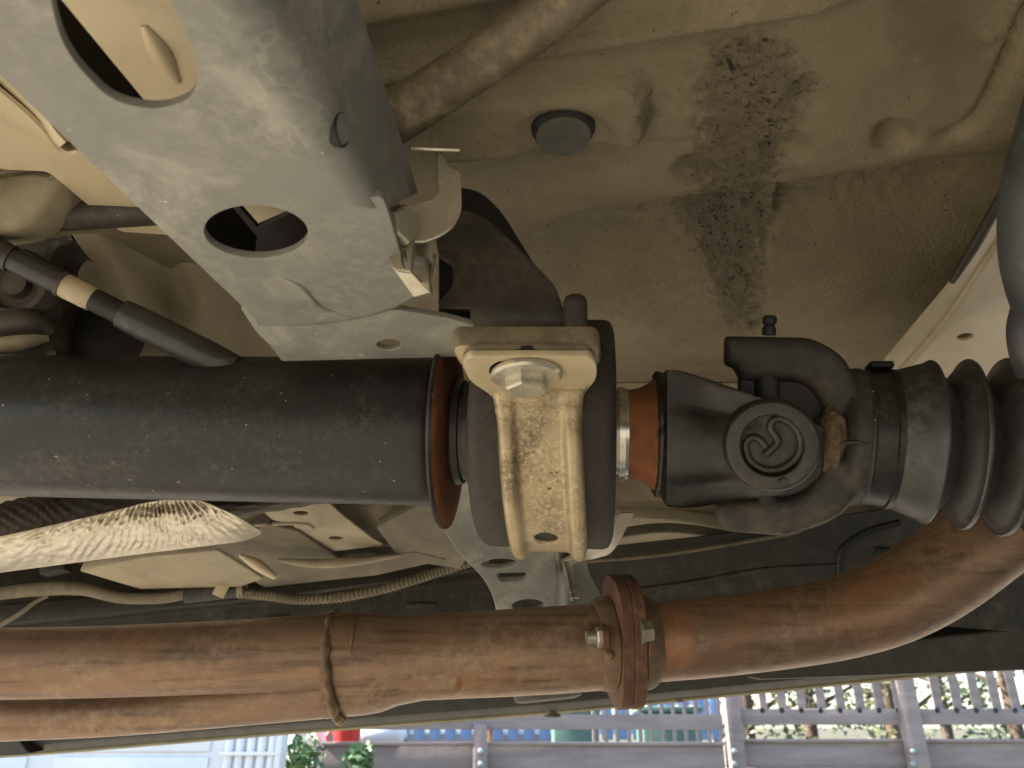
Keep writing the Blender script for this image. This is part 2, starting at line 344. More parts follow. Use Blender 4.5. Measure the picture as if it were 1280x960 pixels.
# pressed ridge across the top, with corrugations to its left
yl = 96-(px-470)*.165
q = py-yl
vis = 1-sm(px, 1000, 1120)
h += (.013*sm(-q, -3, 10)-.010*sm(-q, 16, 44))*vis*sm(px, 330, 430)
left = 1-sm(px, 560, 900)
h += .012*np.sin((q+20)/17.)*sm(-q, 8, 30)*left*sm(px, 330, 430)
# long dimple holding the plug
d = rbox(px, py, 640, 136, 180, 52, 42, -.09)
h += .018*sm(-d, -3, 22)
e = np.hypot((px-704)/72., (py-152)/46.)
h -= .006*(1-sm(e, .62, 1.1))
# soft pressed valley behind the plug and small studs
yb = 300-(px-950)*.14
h -= .048*np.exp(-((py-yb)/44.)**2)*sm(px, 600, 740)*(1-.25*sm(px, 1150, 1300))
h += .008*np.exp(-((py-yb-85)/45.)**2)*sm(px, 640, 760)
for cx, cy, rx, ry, am in ((868, 214, 24, 17, -.011), (985, 186, 26, 16, -.011), (1118, 172, 24, 19, -.010), (1106, 176, 10, 10, -.002), (840, 294, 8, 6, .0045), (680, 316, 9, 7, .004), (1236, 47, 8, 7, .0045), (1149, 76, 9, 5, .003), (912, 176, 15, 10, -.003), (935, 395, 10, 6, .003), (955, 408, 9, 7, .003), (1010, 118, 18, 26, -.004), (690, 40, 9, 7, .003)):
    h += am*np.exp(-(((px-cx)/rx)**2+((py-cy)/ry)**2)**2)
d = rbox(px, py, 952, 288, 33, 30, 14); h += .012*sm(-d, -3, 12)
d = rbox(px, py, 952, 296, 17, 15, 8); h -= .004*sm(-d, -2, 6)
# pressed seam at the right
pts = spline([(1300, -20), (1268, 45), (1236, 120), (1214, 155), (1185, 171), (1165, 168)], 12)
dm = np.full_like(X, 1e9)
for p_ in pts: dm = np.minimum(dm, np.hypot(px-p_[0], py-p_[1]))
h -= .008*np.exp(-(dm/7.)**2)*sm(px, 1155, 1200)
h += .004*sm(px+0.45*py, 1215+40, 1300+40)*(1-sm(py, 150, 200))
# a pressed line running under the plug
q2 = py-(200-(px-560)*.09); h -= .003*sm(q2, -3, 3)*(1-sm(q2, 8, 40))*sm(px, 540, 590)*(1-sm(px, 830, 880))
# rolled down at the far edge to the tunnel side
amt = np.zeros_like(X)
cc = 925+14*np.sin(py/60.); ww = np.where(py < 210, 66, 66-(py-210)*.14)
amt = np.exp(-(np.abs(px-cc)/ww)**1.9)*sm(py, 10, 75)*(1-sm(py, 370, 460))*.66
amt += .22*np.exp(-((px-905)/190)**2-((py-120)/100)**2)
amt += .36*np.exp(-((py-yb)/42.)**2)*sm(px, 620, 760)*(1-sm(px, 1180, 1300))  # shade of the pressed valley painted in with the coating amount
dplug = rbox(px, py, 640, 136, 180, 52, 42, -.09); amt += .24*np.exp(-((dplug+12)/13.)**2)*sm(px, 745, 790)  # shaded step at the end of the plug dimple, painted in too
for cx, cy, r in ((1003, 116, 17), (950, 198, 14), (800, 130, 24), (960, 290, 22)): amt += .3*np.exp(-((px-cx)**2+(py-cy)**2)/r**2)
co = np.stack([X, Y, HC+ZP-h], -1).reshape(-1, 3)
nx, ny = len(xs), len(ys)
# lumps of undercoating: real relief where the patch is thick
flat = amt.reshape(-1)
for i in np.nonzero(flat > .18)[0]:
    c3 = co[i]; n_ = noise.noise(Vector((c3[0]*115, c3[1]*115, 3.1)))+.6*noise.noise(Vector((c3[0]*260, c3[1]*260, 7.7)))
    co[i, 2] -= .0034*max(-.7, n_)*min(1, (flat[i]-.18)*3)
idx = np.arange(nx*ny).reshape(ny, nx)
F = np.stack([idx[:-1, :-1], idx[:-1, 1:], idx[1:, 1:], idx[1:, :-1]], -1).reshape(-1, 4)
me = bpy.data.meshes.new('floor_panel'); me.from_pydata(co.tolist(), [], F.tolist())
at = me.attributes.new('undercoat_shade', 'FLOAT', 'POINT'); at.data.foreach_set('value', np.clip(flat, 0, 1))  # holds the real coating patch and the painted shade bands
link('floor_panel', me, M['pan'], under, 60)
# body above the pan so no sky leaks through: added sky block at the cabin floor
finish('cabin_floor_sky_block', box_bm(Vector((.25, .275, HC+ZP+.11)), 2.7, 1.85, .05), M['black'], under)
finish('near_sky_block', box_bm(Vector((.25, -.71, HC+.17)), 2.7, .10, .40, None, .012), M['sill'], under)  # unseen near side of the body, added to keep sky light out
finish('end_sky_block', box_bm(Vector((1.62, .25, HC+.17)), .06, 1.80, .40, None, .012), M['sill'], under)  # unseen end panel, added to block sky light under the vehicle
# tunnel side and the lower outer floor beyond the shaft
prof = spline([(.735, ZP-.002), (.77, ZP-.012), (.795, ZP-.05), (.81, ZP-.10), (.84, ZP-.128), (.90, ZP-.135), (1.02, ZP-.137), (1.25, ZP-.137)], 6)
rows = []
for y_, z_ in prof:
    rows.append([Vector((x, y_, HC+z_+.006*math.sin(x*9)*(1 if z_ < .22 else 0))) for x in np.linspace(-1.1, 1.6, 60)])
finish('tunnel_side', sheet_bm(rows, .002), M['cream_dull'], under, 60)
plate('tunnel_top', M['cream'], under, CAM+Vector((0, .2, .298)), Vector((0, .02, 1)), rounded([(-260, -360), (250, -360), (300, 60), (372, 262), (300, 300), (150, 290), (60, 215), (-260, 200)], 8), [], .003, .0006)
db = PZ(205, 70, .298); finish('tunnel_swage', tube_bm([PZ(180, 30, .2975), PZ(200, 62, .2975), PZ(222, 100, .2975)], [.002, .006, .003], 12, 6), M['cream'], under, 60)
# rubber plug standing down out of the pan
pc = PZ(704, 161, ZP-.013)
pg = finish('rubber_plug', lathe_bm([(-.012, .0195), (.0, .0186), (.0012, .0180), (.0052, .0162), (.0056, .0158)], pc, (0, 0, -1), 48, None, 0, False), M['black'], under)
finish('plug_face', lathe_bm([(.0048, .0159), (.0062, .0157), (.0066, .0150), (.0066, .0001)], pc, (0, 0, -1), 48), M['plug'], pg)


# ------------------------------------------------------------------ crossmember
ZB = .20
cross = thing('crossmember', 'big grey steel crossmember with an oval slot and round hole above the drive shaft', 'crossmember', PZ(330, 200, ZB))
def lin(a, b, y): return a[0]+(b[0]-a[0])*(y-a[1])/(b[1]-a[1])
Xl = lambda y: lin((-.1725, .194), (-.140, .378), y)
Xf = lambda y: lin((-.0815, .1646), (-.056, .272), y)
Xt = lambda y: lin((-.0635, .206), (-.0535, .323), y)
pl0 = CAM+Vector((0, .2, ZB))
outl = [(-420, -340), (205, -340), (240, -120), (292, 0), (345, 90), (395, 165), (462, 262), (490, 322), (505, 352), (500, 378), (470, 395), (425, 408), (378, 412), (332, 418)]
def fpx(y):
    X_ = Xf(y)-.0095; return project(X_, y, ZB)
outl = [(-190, -85)]+[fpx(y) for y in (.11, .16, .22, .25)]+rounded([fpx(.252), (452, 247), (479, 246), (490, 280), (502, 322), (538, 333), (534, 356), (515, 373), (478, 390), (428, 400), (376, 405), (330, 409), (0, 95)], [0, 6, 8, 12, 12, 6, 10, 12, 14, 14, 14, 8, 0])[1:]
slot = rounded([(60, -20), (100, -62), (178, -62), (222, 20), (249, 82), (243, 122), (200, 138), (140, 128), (78, 62)], [34, 40, 30, 20, 26, 22, 30, 40, 40], 6)
hole = ell(320, 290, 65, 33, 40, .03)
bm = bmesh.new()
join_me(bm, plate_me(pl0, Vector((0, 0, 1)), outl, [slot, hole], .004, .0004))
# fold and outer flank as one rolled sheet; far end rounded under
rows = []
for fy in np.linspace(0, 1, 26):
    y = .03+fy*.226; y2 = .03+fy*.293
    xf, xt = Xf(y), Xt(y2); xt = max(xt, xf+.006); r = .012; row = []
    a = Vector((xf-.0095, 0, ZB)); corner = Vector((xf+.0025, 0, ZB-.0003)); top = Vector((xt+.001, 0, ZB+.052))
    dirn = (top-corner).normalized(); b = corner+dirn*.011
    for k in range(9):
        t = k/8; v = a*(1-t)**2+corner*2*t*(1-t)+b*t*t; row.append(v+Vector((0, y+(y2-y)*.35*t, HC)))
    for k in range(1, 5): v = b.lerp(top, k/4); row.append(v+Vector((0, y+(y2-y)*(.35+.65*k/4), HC)))
    rows.append(row)
sheet_bm(rows, .004, bm, -1)
# inner far flank seen through the slot; channel shade put into its black
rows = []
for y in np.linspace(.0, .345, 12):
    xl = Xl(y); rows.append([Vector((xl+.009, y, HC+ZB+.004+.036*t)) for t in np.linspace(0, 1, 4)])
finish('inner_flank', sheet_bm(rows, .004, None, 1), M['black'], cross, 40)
ch = finish('channel', bm, M['galv'], cross, 40)
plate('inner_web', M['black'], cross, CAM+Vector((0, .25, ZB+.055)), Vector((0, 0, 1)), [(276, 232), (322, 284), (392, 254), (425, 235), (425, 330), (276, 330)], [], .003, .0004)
# drain hole in the flank (a short dark grommet let into the sheet)
def fl_pt(f, k): return Vector((lin((Xf(.03+f*.226)+.0025, 0), (Xt(.03+f*.293)+.001, 1), k), .03+f*.226+k*(f*.067), HC+ZB+.052*k))
fl_n = (fl_pt(.9, .5)-fl_pt(.5, .5)).cross(fl_pt(.7, 1)-fl_pt(.7, 0)).normalized()
if fl_n.x < 0: fl_n = -fl_n
c = PPL(417, 162, fl_pt(.72, .5), fl_n)+fl_n*.0030
finish('flank_hole', lathe_bm([(-.004, .0066), (0, .0066), (.0004, .0060), (-.012, .0052)], c+fl_n*.0005, fl_n, 24), M['black'], cross)
# raised bead pressed into the bottom face
bead = [PZ(x, y, ZB-.0003) for x, y in ((352, 348), (375, 360), (400, 385), (440, 398))]
finish('pressed_bead', tube_bm([b_+Vector((0, 0, .0012)) for b_ in bead], [.0014, .0026, .0026, .0014], 12, 6), M['galv'], cross)
# end plate beyond the nose
plate('end_plate', M['galv'], cross, CAM+Vector((0, .37, ZB+.0022)), Vector((0, .16, 1)), rounded([(300, 385), (500, 388), (560, 398), (596, 408), (584, 446), (352, 452), (338, 432), (322, 418)], [4, 4, 10, 6, 5, 4, 8, 6]), [ell(486, 431, 15, 6.5, 20)], .004)
# nose: the channel bottom curls down over the end plate
nose = spline([(322, 414), (372, 415), (428, 410), (480, 398), (520, 380), (538, 362), (545, 335)], 6)
rows = []
for t in np.linspace(0, 1, 9):
    rr = []
    for a in nose:
        q = PZ(a[0]-3*(1-t)*(1 if a[0] > 500 else 0), a[1]-11*(1-math.sin(t*math.pi/2)), ZB+.0004); q.z += .008*(1-math.cos(t*math.pi/2)); rr.append(q)
    rows.append(rr)
finish('rolled_nose', sheet_bm(rows, .002, None, 1), M['galv'], cross, 60)
# gusset: front plate and deeper back web
gp = CAM+Vector((0, .372, .2))
gn = Vector((.05, 1, .10))
plate('gusset', M['dark_steel'], cross, gp, gn, rounded([(538, 262), (586, 262), (606, 270), (640, 300), (694, 356), (702, 378), (704, 386), (552, 386), (546, 378), (566, 356), (566, 330), (548, 320)], [4, 10, 12, 20, 16, 10, 2, 4, 6, 4, 4, 8]), [], .005, .001)
plate('gusset_web', M['black'], cross, gp+Vector((0, .026, 0)), gn, rounded([(548, 232), (598, 236), (626, 262), (668, 330), (700, 372), (700, 420), (548, 420)], [8, 18, 20, 20, 12, 2, 2]), [], .004, .001)
# rolled lower edge of the gusset running into the end plate
rows = []
for t in np.linspace(0, 1, 9):
    a = t*math.pi/2
    rows.append([PPL(x, 384, gp, gn)+Vector((0, .018*(1-math.cos(a)), -.016*math.sin(a))) for x in np.linspace(588, 704, 12)])
finish('gusset_return', sheet_bm(rows, .003, None, 1), M['dark_steel'], cross, 60)
# far arm of the member, beyond the shaft
fp = CAM+Vector((0, .60, .115)); fn = Vector((.0, .62, 1))
def FA(x, y): return PPL(x, y, fp, fn)
plate('far_arm', M['galv'], cross, fp, fn, rounded([(520, 560), (548, 650), (572, 692), (604, 722), (619, 752), (622, 790), (690, 790), (697, 720), (690, 660), (660, 560)], [2, 14, 20, 20, 14, 2, 2, 20, 10, 2]), [ell(624, 704.5, 22, 5.5, 24, -.05), rounded([(620, 717), (658, 716), (659, 722), (652, 726), (625, 727)], 5), ell(660, 757, 20, 7.5, 24, -.04)], .005, .001)
rows = []
for x0, x1, yy in ((664, 694, 640), (682, 704, 680), (690, 713, 712), (692, 716, 740), (690, 716, 790)):
    a = FA(x0, yy); b = FA((x0+x1)/2+6, yy)+Vector((.0, 0, -.0)); c_ = FA(x1, yy)+Vector((.004, .03, .018)); rr = []
    for k in range(9):
        t = k/8; rr.append(a*(1-t)**2+b*2*t*(1-t)+c_*t*t)
    rows.append(rr)
finish('far_arm_flank', sheet_bm(rows, .004, None, 1), M['galv'], cross, 60)

# ------------------------------------------------------------------ bright clip with its bolt
clip = thing('cable_clip', 'bright zinc bent clip bolted to the crossmember flank', 'clip', P(540, 280, .40))
cq = P(545, 265, .368)
plate('strap', M['zinc'], clip, cq, Vector((-.25, 1, .15)), rounded([(508, 256), (542, 247), (547, 238), (545, 187), (555, 187), (561, 207), (576, 213), (578, 262), (569, 283), (552, 295), (532, 303), (514, 303)], [2, 4, 6, 1, 1, 5, 5, 10, 10, 8, 4, 2]), [], .0024, .0007)
plate('side_leaf', M['zinc_dull'], clip, P(525, 335, .366), Vector((.75, 1, .05)), rounded([(512, 296), (533, 301), (531, 320), (535, 344), (538, 368), (512, 342), (508, 318)], 3), [], .0022, .0004)
plate('seat_flange', M['zinc_dull'], clip, P(492, 290, .3655), Vector((.55, 1, -.1)), rounded([(472, 232), (486, 240), (500, 256), (514, 262), (516, 300), (513, 340), (493, 337), (483, 319), (476, 285)], [2, 4, 4, 3, 3, 3, 4, 6, 8]), [ell(505, 322, 4, 12, 16, -.15)], .0022, .0005)
plate('lower_lip', M['zinc'], clip, P(515, 353, .362), Vector((0, .25, 1)), rounded([(490, 334), (511, 337), (538, 366), (517, 372)], 2), [], .0018, .0004)
tab_pts = [P(516, 191, .372), P(542, 187, .374), P(576, 185, .372)]
finish('top_tab', box_bm(P(546, 187, .372), .023, .014, .0013, Matrix.Rotation(.70, 3, 'X') @ Matrix.Rotation(.04, 3, 'Y'), .0003), M['zinc'], clip)
bx = Vector((.80, -.50, -.22)).normalized()
finish('bolt', hexbolt_bm(P(486, 284, .360), bx, .0160, .0105, .0122, .0022), M['zinc'], clip, 30)

# ------------------------------------------------------------------ pipe above the crossmember
pp = [PZ(430, 186, .262), PZ(500, 142, .272), PZ(560, 104, .280), PZ(630, 58, .283), PZ(700, 6, .283), PZ(790, -70, .285)]
t = thing('bent_pipe', 'thick brown coated pipe passing behind the crossmember towards the top edge', 'pipe', pp[2])
finish('pipe_wall', tube_bm(pp, [.0135, .0128, .0122, .0118, .0116, .0115], 28, 8), M['pipe'], t, 60)

# ------------------------------------------------------------------ drive shaft
A0, A1 = P(0, 531.5, .515), P(540, 539, .485)
AX = (A1-A0).normalized()
shaft = thing('drive_shaft', 'long black drive shaft tube ending in a rusty disc and a cast yoke', 'drive shaft', A1)
def ax_at(px_):    # point of the axis seen at column px_
    lo, hi = -1.0, 2.0
    for _ in range(50):
        mid = (lo+hi)/2; p = A0+AX*mid-CAM
        if 640+FPX*p.x/p.dot(FV) < px_: lo = mid
        else: hi = mid
    return A0+AX*lo
sx = lambda p_: (ax_at(p_)-A1).dot(AX)
RS = .0466
finish('tube', lathe_bm([(-1.1, RS+.0012), (sx(460), RS), (sx(534), RS), (sx(544), RS-.0006), (sx(551), RS-.0018), (sx(556), RS-.004)], A1, AX, 96), M['shaft'], shaft, 40)
RD = .0602
finish('weld_ring', lathe_bm([(sx(549), RS-.003), (sx(552), RS+.0006), (sx(555), RS+.001), (sx(559), RS-.002)], A1, AX, 72), M['cast'], shaft, 40)
finish('disc', lathe_bm([(sx(555), .03), (sx(555), RD-.004), (sx(557), RD-.0005), (sx(560), RD+.0006), (sx(563), RD)], A1, AX, 96), M['shaft'], shaft, 40)
finish('disc_face', lathe_bm([(sx(563), RD-.0012), (sx(563)+.0006, RD-.0022), (sx(566), RD-.012), (sx(568), .03)], A1, AX, 96), M['rust_red'], shaft, 50)
finish('collar', lathe_bm([(sx(571), .0325), (sx(574), .0335), (sx(581), .0325), (sx(582), .030), (sx(586), .030), (sx(587), .032), (sx(593), .032), (sx(595), .028), (sx(601), .028)], A1, AX, 72), M['boot'], shaft, 40)
finish('inner_shaft', lathe_bm([(sx(560), .025), (sx(800), .025)], A1, AX, 48), M['black'], shaft, 40)
finish('bare_sleeve', lathe_bm([(sx(762), .0275), (sx(772), .0278), (sx(772.5), .0290), (sx(780), .0290), (sx(780.5), .0282), (sx(784), .0280)], A1, AX, 64), M['silver'], shaft, 40)
finish('rusty_cone', lathe_bm([(sx(780), .0272), (sx(790), .0274), (sx(799), .0284), (sx(809), .0310), (sx(816), .0338), (sx(820), .035)], A1, AX, 64), M['rust_red'], shaft, 40)
# weld bead where cone meets yoke
bm = bmesh.new(); n = 90; a_ = AX.orthogonal().normalized(); b_ = AX.cross(a_); o_ = ax_at(821); ring = []
random.seed(3)
for k in range(n): 
    t_ = 2*math.pi*k/n; ring.append(o_+(a_*math.cos(t_)+b_*math.sin(t_))*(.0355+random.uniform(-.0008, .0012)))
finish('yoke_weld', tube_bm(ring+[ring[0]], [.0022+random.uniform(-.0006, .0006) for _ in range(n+1)], 8, 1), M['cast'], shaft, 60)
# near ear of the yoke: lofted casting
upv = (UV - AX*UV.dot(AX)).normalized(); nv = AX.cross(upv).normalized()
if nv.dot(FV) > 0: nv = -nv               # towards the camera
def ear(depth_c, sgn, name):
    rows = []
    for px_, top, bot, dn, df in ((826, 466, 622, .010, .030), (829, 459, 629, .014, .040), (845, 460, 631, .016, .041), (870, 468, 629, .017, .041), (895, 477, 624, .018, .042), (915, 484, 619, .019, .043), (935, 492, 614, .020, .0435), (955, 500, 611, .0205, .0435), (975, 506, 607, .0205, .043), (992, 515, 600, .020, .042), (1006, 527, 588, .018, .041), (1014, 540, 575, .013, .038)):
        s_ = (P(px_, 545, .45)-A1).dot(AX); row = []
        ctr = A1+AX*s_; cy_ = (top+bot)/2; sc = .437/FPX
        vo = (545-cy_)*sc; hh = (bot-top)/2*sc; n_ = 96
        for k in range(n_):
            th = 2*math.pi*k/n_; cth, sth = math.cos(th), math.sin(th)
            e_ = .42
            v_ = math.copysign(abs(sth)**e_, sth); u_ = math.copysign(abs(cth)**e_, cth)
            front = df-dn*.9 if u_ < 0 else df
            rel = 0.0
            if u_ > 0 and px_ < 935:
                rel = -.011*sm(abs(v_+.08), .30, .62)*max(0, min(1, (px_-832)/26.))*max(0, min(1, (945-px_)/40.))
            row.append(ctr+upv*(vo+hh*v_)+nv*sgn*(front+rel*max(0, u_)))
        rows.append(row)
    bm = grid_bm(rows, None, True); bm.verts.ensure_lookup_table()
    n_ = 96; bm.faces.new([bm.verts[k] for k in range(n_)][::-1]); L = len(bm.verts); bm.faces.new([bm.verts[L-n_+k] for k in range(n_)])
    for _ in range(1): bmesh.ops.smooth_vert(bm, verts=bm.verts, factor=.3, use_axis_x=True, use_axis_y=True, use_axis_z=True)
    return finish(name, bm, M['cast'], shaft, 55)
ear(.437, 1, 'yoke_ear'); ear(.437, -1, 'yoke_ear')
s0 = sx(826)
finish('yoke_base', lathe_bm([(s0, .033), (s0+.003, .036), (s0+.016, .0365), (s0+.024, .030), (s0+.026, .02)], A1, AX, 48), M['cast'], shaft, 40)
# bearing cap and its snap ring
capo = P(965, 557, .4165); capn = (CAM*0+nv*0.98-RV*.0).normalized()
capn = (nv+RV*(-.12)+UV*.0).normalized()
cp = finish('bearing_cap', lathe_bm([(-.012, .0262), (-.004, .0256), (.0, .0246), (.0012, .0236), (.0014, .0228), (.0012, .0172), (.0006, .0166), (-.0060, .0163), (-.0060, .0001)], capo, capn, 64), M['cast'], shaft, 40)
cpx = 860; k_ = 1/4.175
path = [(405, 412), (372, 372), (332, 363), (304, 390), (303, 430), (325, 485), (385, 525), (450, 533), (520, 510), (575, 455), (590, 390), (570, 322), (520, 278), (470, 264), (436, 284), (432, 320), (460, 358), (468, 390), (440, 422), (402, 455)]
pts = [PPL(860+a*k_, 460+b*k_, capo-capn*.0036, capn) for a, b in path]
finish('snap_ring', tube_bm(pts, .0021, 12, 5), M['cast'], cp, 60)
pts = [PPL(860+a*k_, 460+b*k_, capo-capn*.0034, capn) for a, b in ((440, 330), (430, 400), (400, 450), (350, 440), (345, 400))]
finish('cup_mark', tube_bm([PPL(860+a*k_, 460+b*k_, capo+capn*.0012, capn) for a, b in ((468, 592), (480, 580), (500, 574), (515, 582))], .0006, 6, 4), M['black'], cp, 60)
# spider cross inside the joint
J = A1+AX*((P(965, 549, .45)-A1).dot(AX))
bm = tube_bm([J-nv*.036, J+nv*.036], .0125, 24, 1); tube_bm([J-upv*.046, J+upv*.046], .0075, 24, 1, True, bm)
bmesh.ops.create_uvsphere(bm, u_segments=20, v_segments=12, radius=.019, matrix=Matrix.Translation(J))
finish('spider', bm, M['black'], shaft, 40)

# ------------------------------------------------------------------ far fork with boot
by = math.radians(-15)
BX = (RV*math.cos(by)+FV*math.sin(by)-UV*.055).normalized()
bu = (UV-BX*UV.dot(BX)).normalized(); bn = BX.cross(bu).normalized()
if bn.dot(FV) > 0: bn = -bn
fork = thing('slip_joint', 'cast C shaped fork clamped into a ribbed black rubber boot', 'slip joint', P(1060, 550, .47))
fo = P(1040, 548, .472)
def fork_half(name, outline, front, th, m, bev=.006, rad=10):
    p0 = fo+bn*front
    return plate(name, m, fork, p0, bn, rounded(outline, rad), [], th, bev, 50)
# the C itself, lofted along its curve with a rounded section
C_ = rounded([(905, 419), (1012, 421), (1036, 431), (1060, 448), (1072, 478), (1076, 505), (1076, 600), (1070, 628), (1054, 646), (1030, 659), (1002, 667), (986, 673), (908, 667), (893, 656), (893, 628), (930, 624), (990, 623), (1020, 606), (1031, 570), (1032, 525), (1022, 494), (1002, 478), (925, 476), (918, 458), (905, 456)],
            [3, 10, 20, 24, 24, 16, 16, 20, 20, 14, 8, 8, 14, 10, 6, 10, 24, 24, 30, 30, 24, 20, 4, 4, 4])
fkp = fo+bn*.027
fm = plate_me(fkp, bn, C_, [], .054, .006)
plate('fork_gap_shade', M['black'], fork, fo+bn*.020, bn, rounded([(923, 466), (1044, 466), (1044, 632), (926, 632)], 6), [], .03, .002)  # black filler plate; darkness of the gap put into its colour
def bpt(px_, r=0): # axis point of the boot at column px_
    o = P(1100, 548, .468); lo, hi = -.3, .6
    for _ in range(50):
        mid = (lo+hi)/2; p = o+BX*mid-CAM
        if 640+FPX*p.x/p.dot(FV) < px_: lo = mid
        else: hi = mid
    return lo
BO = P(1100, 548, .468)
bm = lathe_bm([(bpt(1040), .020), (bpt(1046), .036), (bpt(1056), .0415), (bpt(1066), .0425), (bpt(1074), .0410), (bpt(1082), .0400), (bpt(1100), .0400)], BO, BX, 64)
join_me(bm, fm)
cast(finish('fork', bm, M['cast_dusty'], fork, 60), .0014, 14)
finish('parting_line', tube_bm([PPL(x, y, fo+bn*.0385, bn) for x, y in ((1056, 554), (1070, 553), (1086, 556))], .0011, 6, 3), M['cast'], fork, 60)
# clump of mud in the throat of the fork
bm = bmesh.new(); bmesh.ops.create_icosphere(bm, subdivisions=4, radius=1)
mc = PPL(1037, 549, fo+bn*.030, bn)
for v in bm.verts:
    q = v.co; k = 1+.22*noise.noise(q*2.2)+.10*noise.noise(q*6)
    v.co = mc+(BX*q.x*.0085+bu*q.y*.0175+bn*q.z*.010)*k
finish('mud_cake', bm, M['mud'], fork, 70)
finish('grease_nipple', lathe_bm([(0, .004), (.004, .0042), (.006, .003), (.0075, .0042), (.0105, .0042), (.012, .003)], P(961, 419, .468), bu, 16), M['black'], fork, 40)
pr = [(bpt(1074), .0395), (bpt(1075), .0412), (bpt(1079), .0416), (bpt(1081), .0408), (bpt(1104), .0412), (bpt(1106), .0425), (bpt(1112), .0425), (bpt(1113), .0405)]
finish('clamp_band', lathe_bm(pr, BO, BX, 72), M['shaft'], fork, 35)
finish('clamp_ear', box_bm(BO+BX*bpt(1094)+bu*.0435, .014, .010, .004, None, .0012), M['black'], fork)
pr = []
ridge = [1156, 1203, 1252, 1302, 1355, 1412, 1474]; vall = [1106, 1179, 1227, 1277, 1328, 1382, 1442, 1508]
for i, rr in enumerate(ridge):
    a, b, c_ = bpt(vall[i]), bpt(rr), bpt(vall[i+1]); R_ = .0490+.0016*min(i, 4); r_ = .0405 if i == 0 else .0365
    for t in np.linspace(0, 1, 8)[:-1]: pr.append((a+(b-a)*t, r_+(R_-.001-r_)*t**.9))
    pr += [(b-.0010, R_-.0006), (b, R_), (b+.0012, R_-.0004)]
    for t in np.linspace(.12, 1, 7)[:-1]: pr.append((b+(c_-b)*t, R_-(R_-.0365)*t**.8))
pr += [(bpt(1508), .0385), (bpt(1512), .034), (bpt(1700), .034)]
finish('ribbed_boot', lathe_bm(pr, BO, BX, 96), M['boot'], fork, 30)

# ------------------------------------------------------------------ centre bearing and its tan strap
BC = ax_at(678)
hv = Vector((0, -1, 0)); hv = (hv-AX*hv.dot(AX)).normalized(); dv = AX.cross(hv).normalized()
if dv.z > 0: dv = -dv                     # hv towards the camera, dv down
cent = thing('centre_bearing', 'fat grey rubber bearing cushion gripped by the tan strap', 'bearing', BC)
sB = lambda p_: (ax_at(p_)-BC).dot(AX)
RC = .0700
finish('rubber_cushion', lathe_bm([(sB(599), .030), (sB(600), RC-.022), (sB(601), RC-.014), (sB(603), RC-.009), (sB(606), RC-.005), (sB(611), RC-.002), (sB(618), RC), (sB(640), RC), (sB(700), RC), (sB(754), RC), (sB(760), RC-.001), (sB(764), RC-.004), (sB(766), RC-.008), (sB(767), RC-.014), (sB(767), .030)], BC, AX, 96), M['rubber'], cent, 50)
brk = thing('bearing_bracket', 'tan plated saddle strap with two rounded flutes under a single hex bolt', 'bracket', BC-hv*0+Vector((0, -.07, 0)))
ZF = .1615
zc = BC.z-HC
path = []   # (towards camera, down)
RSTR = .0722
y0 = ZF-zc
fdn = -y0                                    # flange level below centre
for t in np.linspace(0, 1, 8): path.append((RSTR+.010*(1-t)**2, fdn+.010*t*t*1.0+0.0))
th0 = math.asin(min(1, (fdn+.012)/RSTR))
for th in np.linspace(th0, math.pi-.25, 110): path.append((RSTR*math.cos(th), RSTR*math.sin(th)))
W0, W1 = sB(634), sB(728)
rows = []
ws = np.linspace(-1, 1, 81)
for i, (a, b) in enumerate(path):
    row = []; n_ = Vector((a, b)).normalized()
    k0 = min(1, i/14.)
    for w_ in ws:
        aw = abs(w_)
        fl = .0050*math.exp(-((aw-.74)/.19)**4)*k0 - (.007*max(0, (aw-.90)/.10)**2)*k0
        s_ = (W0+W1)/2+(W1-W0)/2*w_*(1.0+.10*(1-min(1, i/9.))**2)
        s_ += .0045*max(0, b/RSTR)*(1 if a > 0 else 1)
        row.append(BC+AX*s_+hv*(a+n_.x*fl)+dv*(b+n_.y*fl))
    rows.append(row)
# oval drain hole at the bottom of the strap
bm = bmesh.new(); V = [[bm.verts.new(p) for p in r] for r in rows]
hc_i = min(range(len(rows)), key=lambda i: abs(math.atan2(path[i][1], path[i][0])-math.radians(76)) if i > 8 else 9)
def hd(i, k): return math.hypot((i-hc_i)/4.2, (ws[k]+.02)/.30)
NI, NK = len(rows), len(ws); edge_v = set()
for i in range(1, NI-1):
    for k in range(1, NK-1):
        h_ = hd(i, k)
        if h_ < 1.0 and max(hd(i+1, k), hd(i-1, k), hd(i, k+1), hd(i, k-1)) >= 1.0 and h_ > .3:
            edge_v.add((i, k)); fi, fk = hc_i+(i-hc_i)/h_, ((ws[k]+.02)/h_-.02+1)*(NK-1)/2
            i0, k0_ = int(fi), int(fk); fi -= i0; fk -= k0_
            V[i][k].co = (rows[i0][k0_]*(1-fi)+rows[i0+1][k0_]*fi)*(1-fk)+(rows[i0][k0_+1]*(1-fi)+rows[i0+1][k0_+1]*fi)*fk
for i in range(NI-1):
    for k in range(NK-1):
        cs = [(i, k), (i, k+1), (i+1, k+1), (i+1, k)]
        if any(hd(*c_) < 1.0 and c_ not in edge_v for c_ in cs): continue
        if sum(c_ in edge_v for c_ in cs) >= 3: continue
        bm.faces.new([V[a][b] for a, b in cs])
bmesh.ops.delete(bm, geom=[v for v in bm.verts if not v.link_faces], context='VERTS')
o = finish('strap', bm, M['tan'], brk, 60)
sd = o.modifiers.new('thickness', 'SOLIDIFY'); sd.thickness = .004; sd.offset = 1 if False else -1
zup = Vector((0, 0, 1))
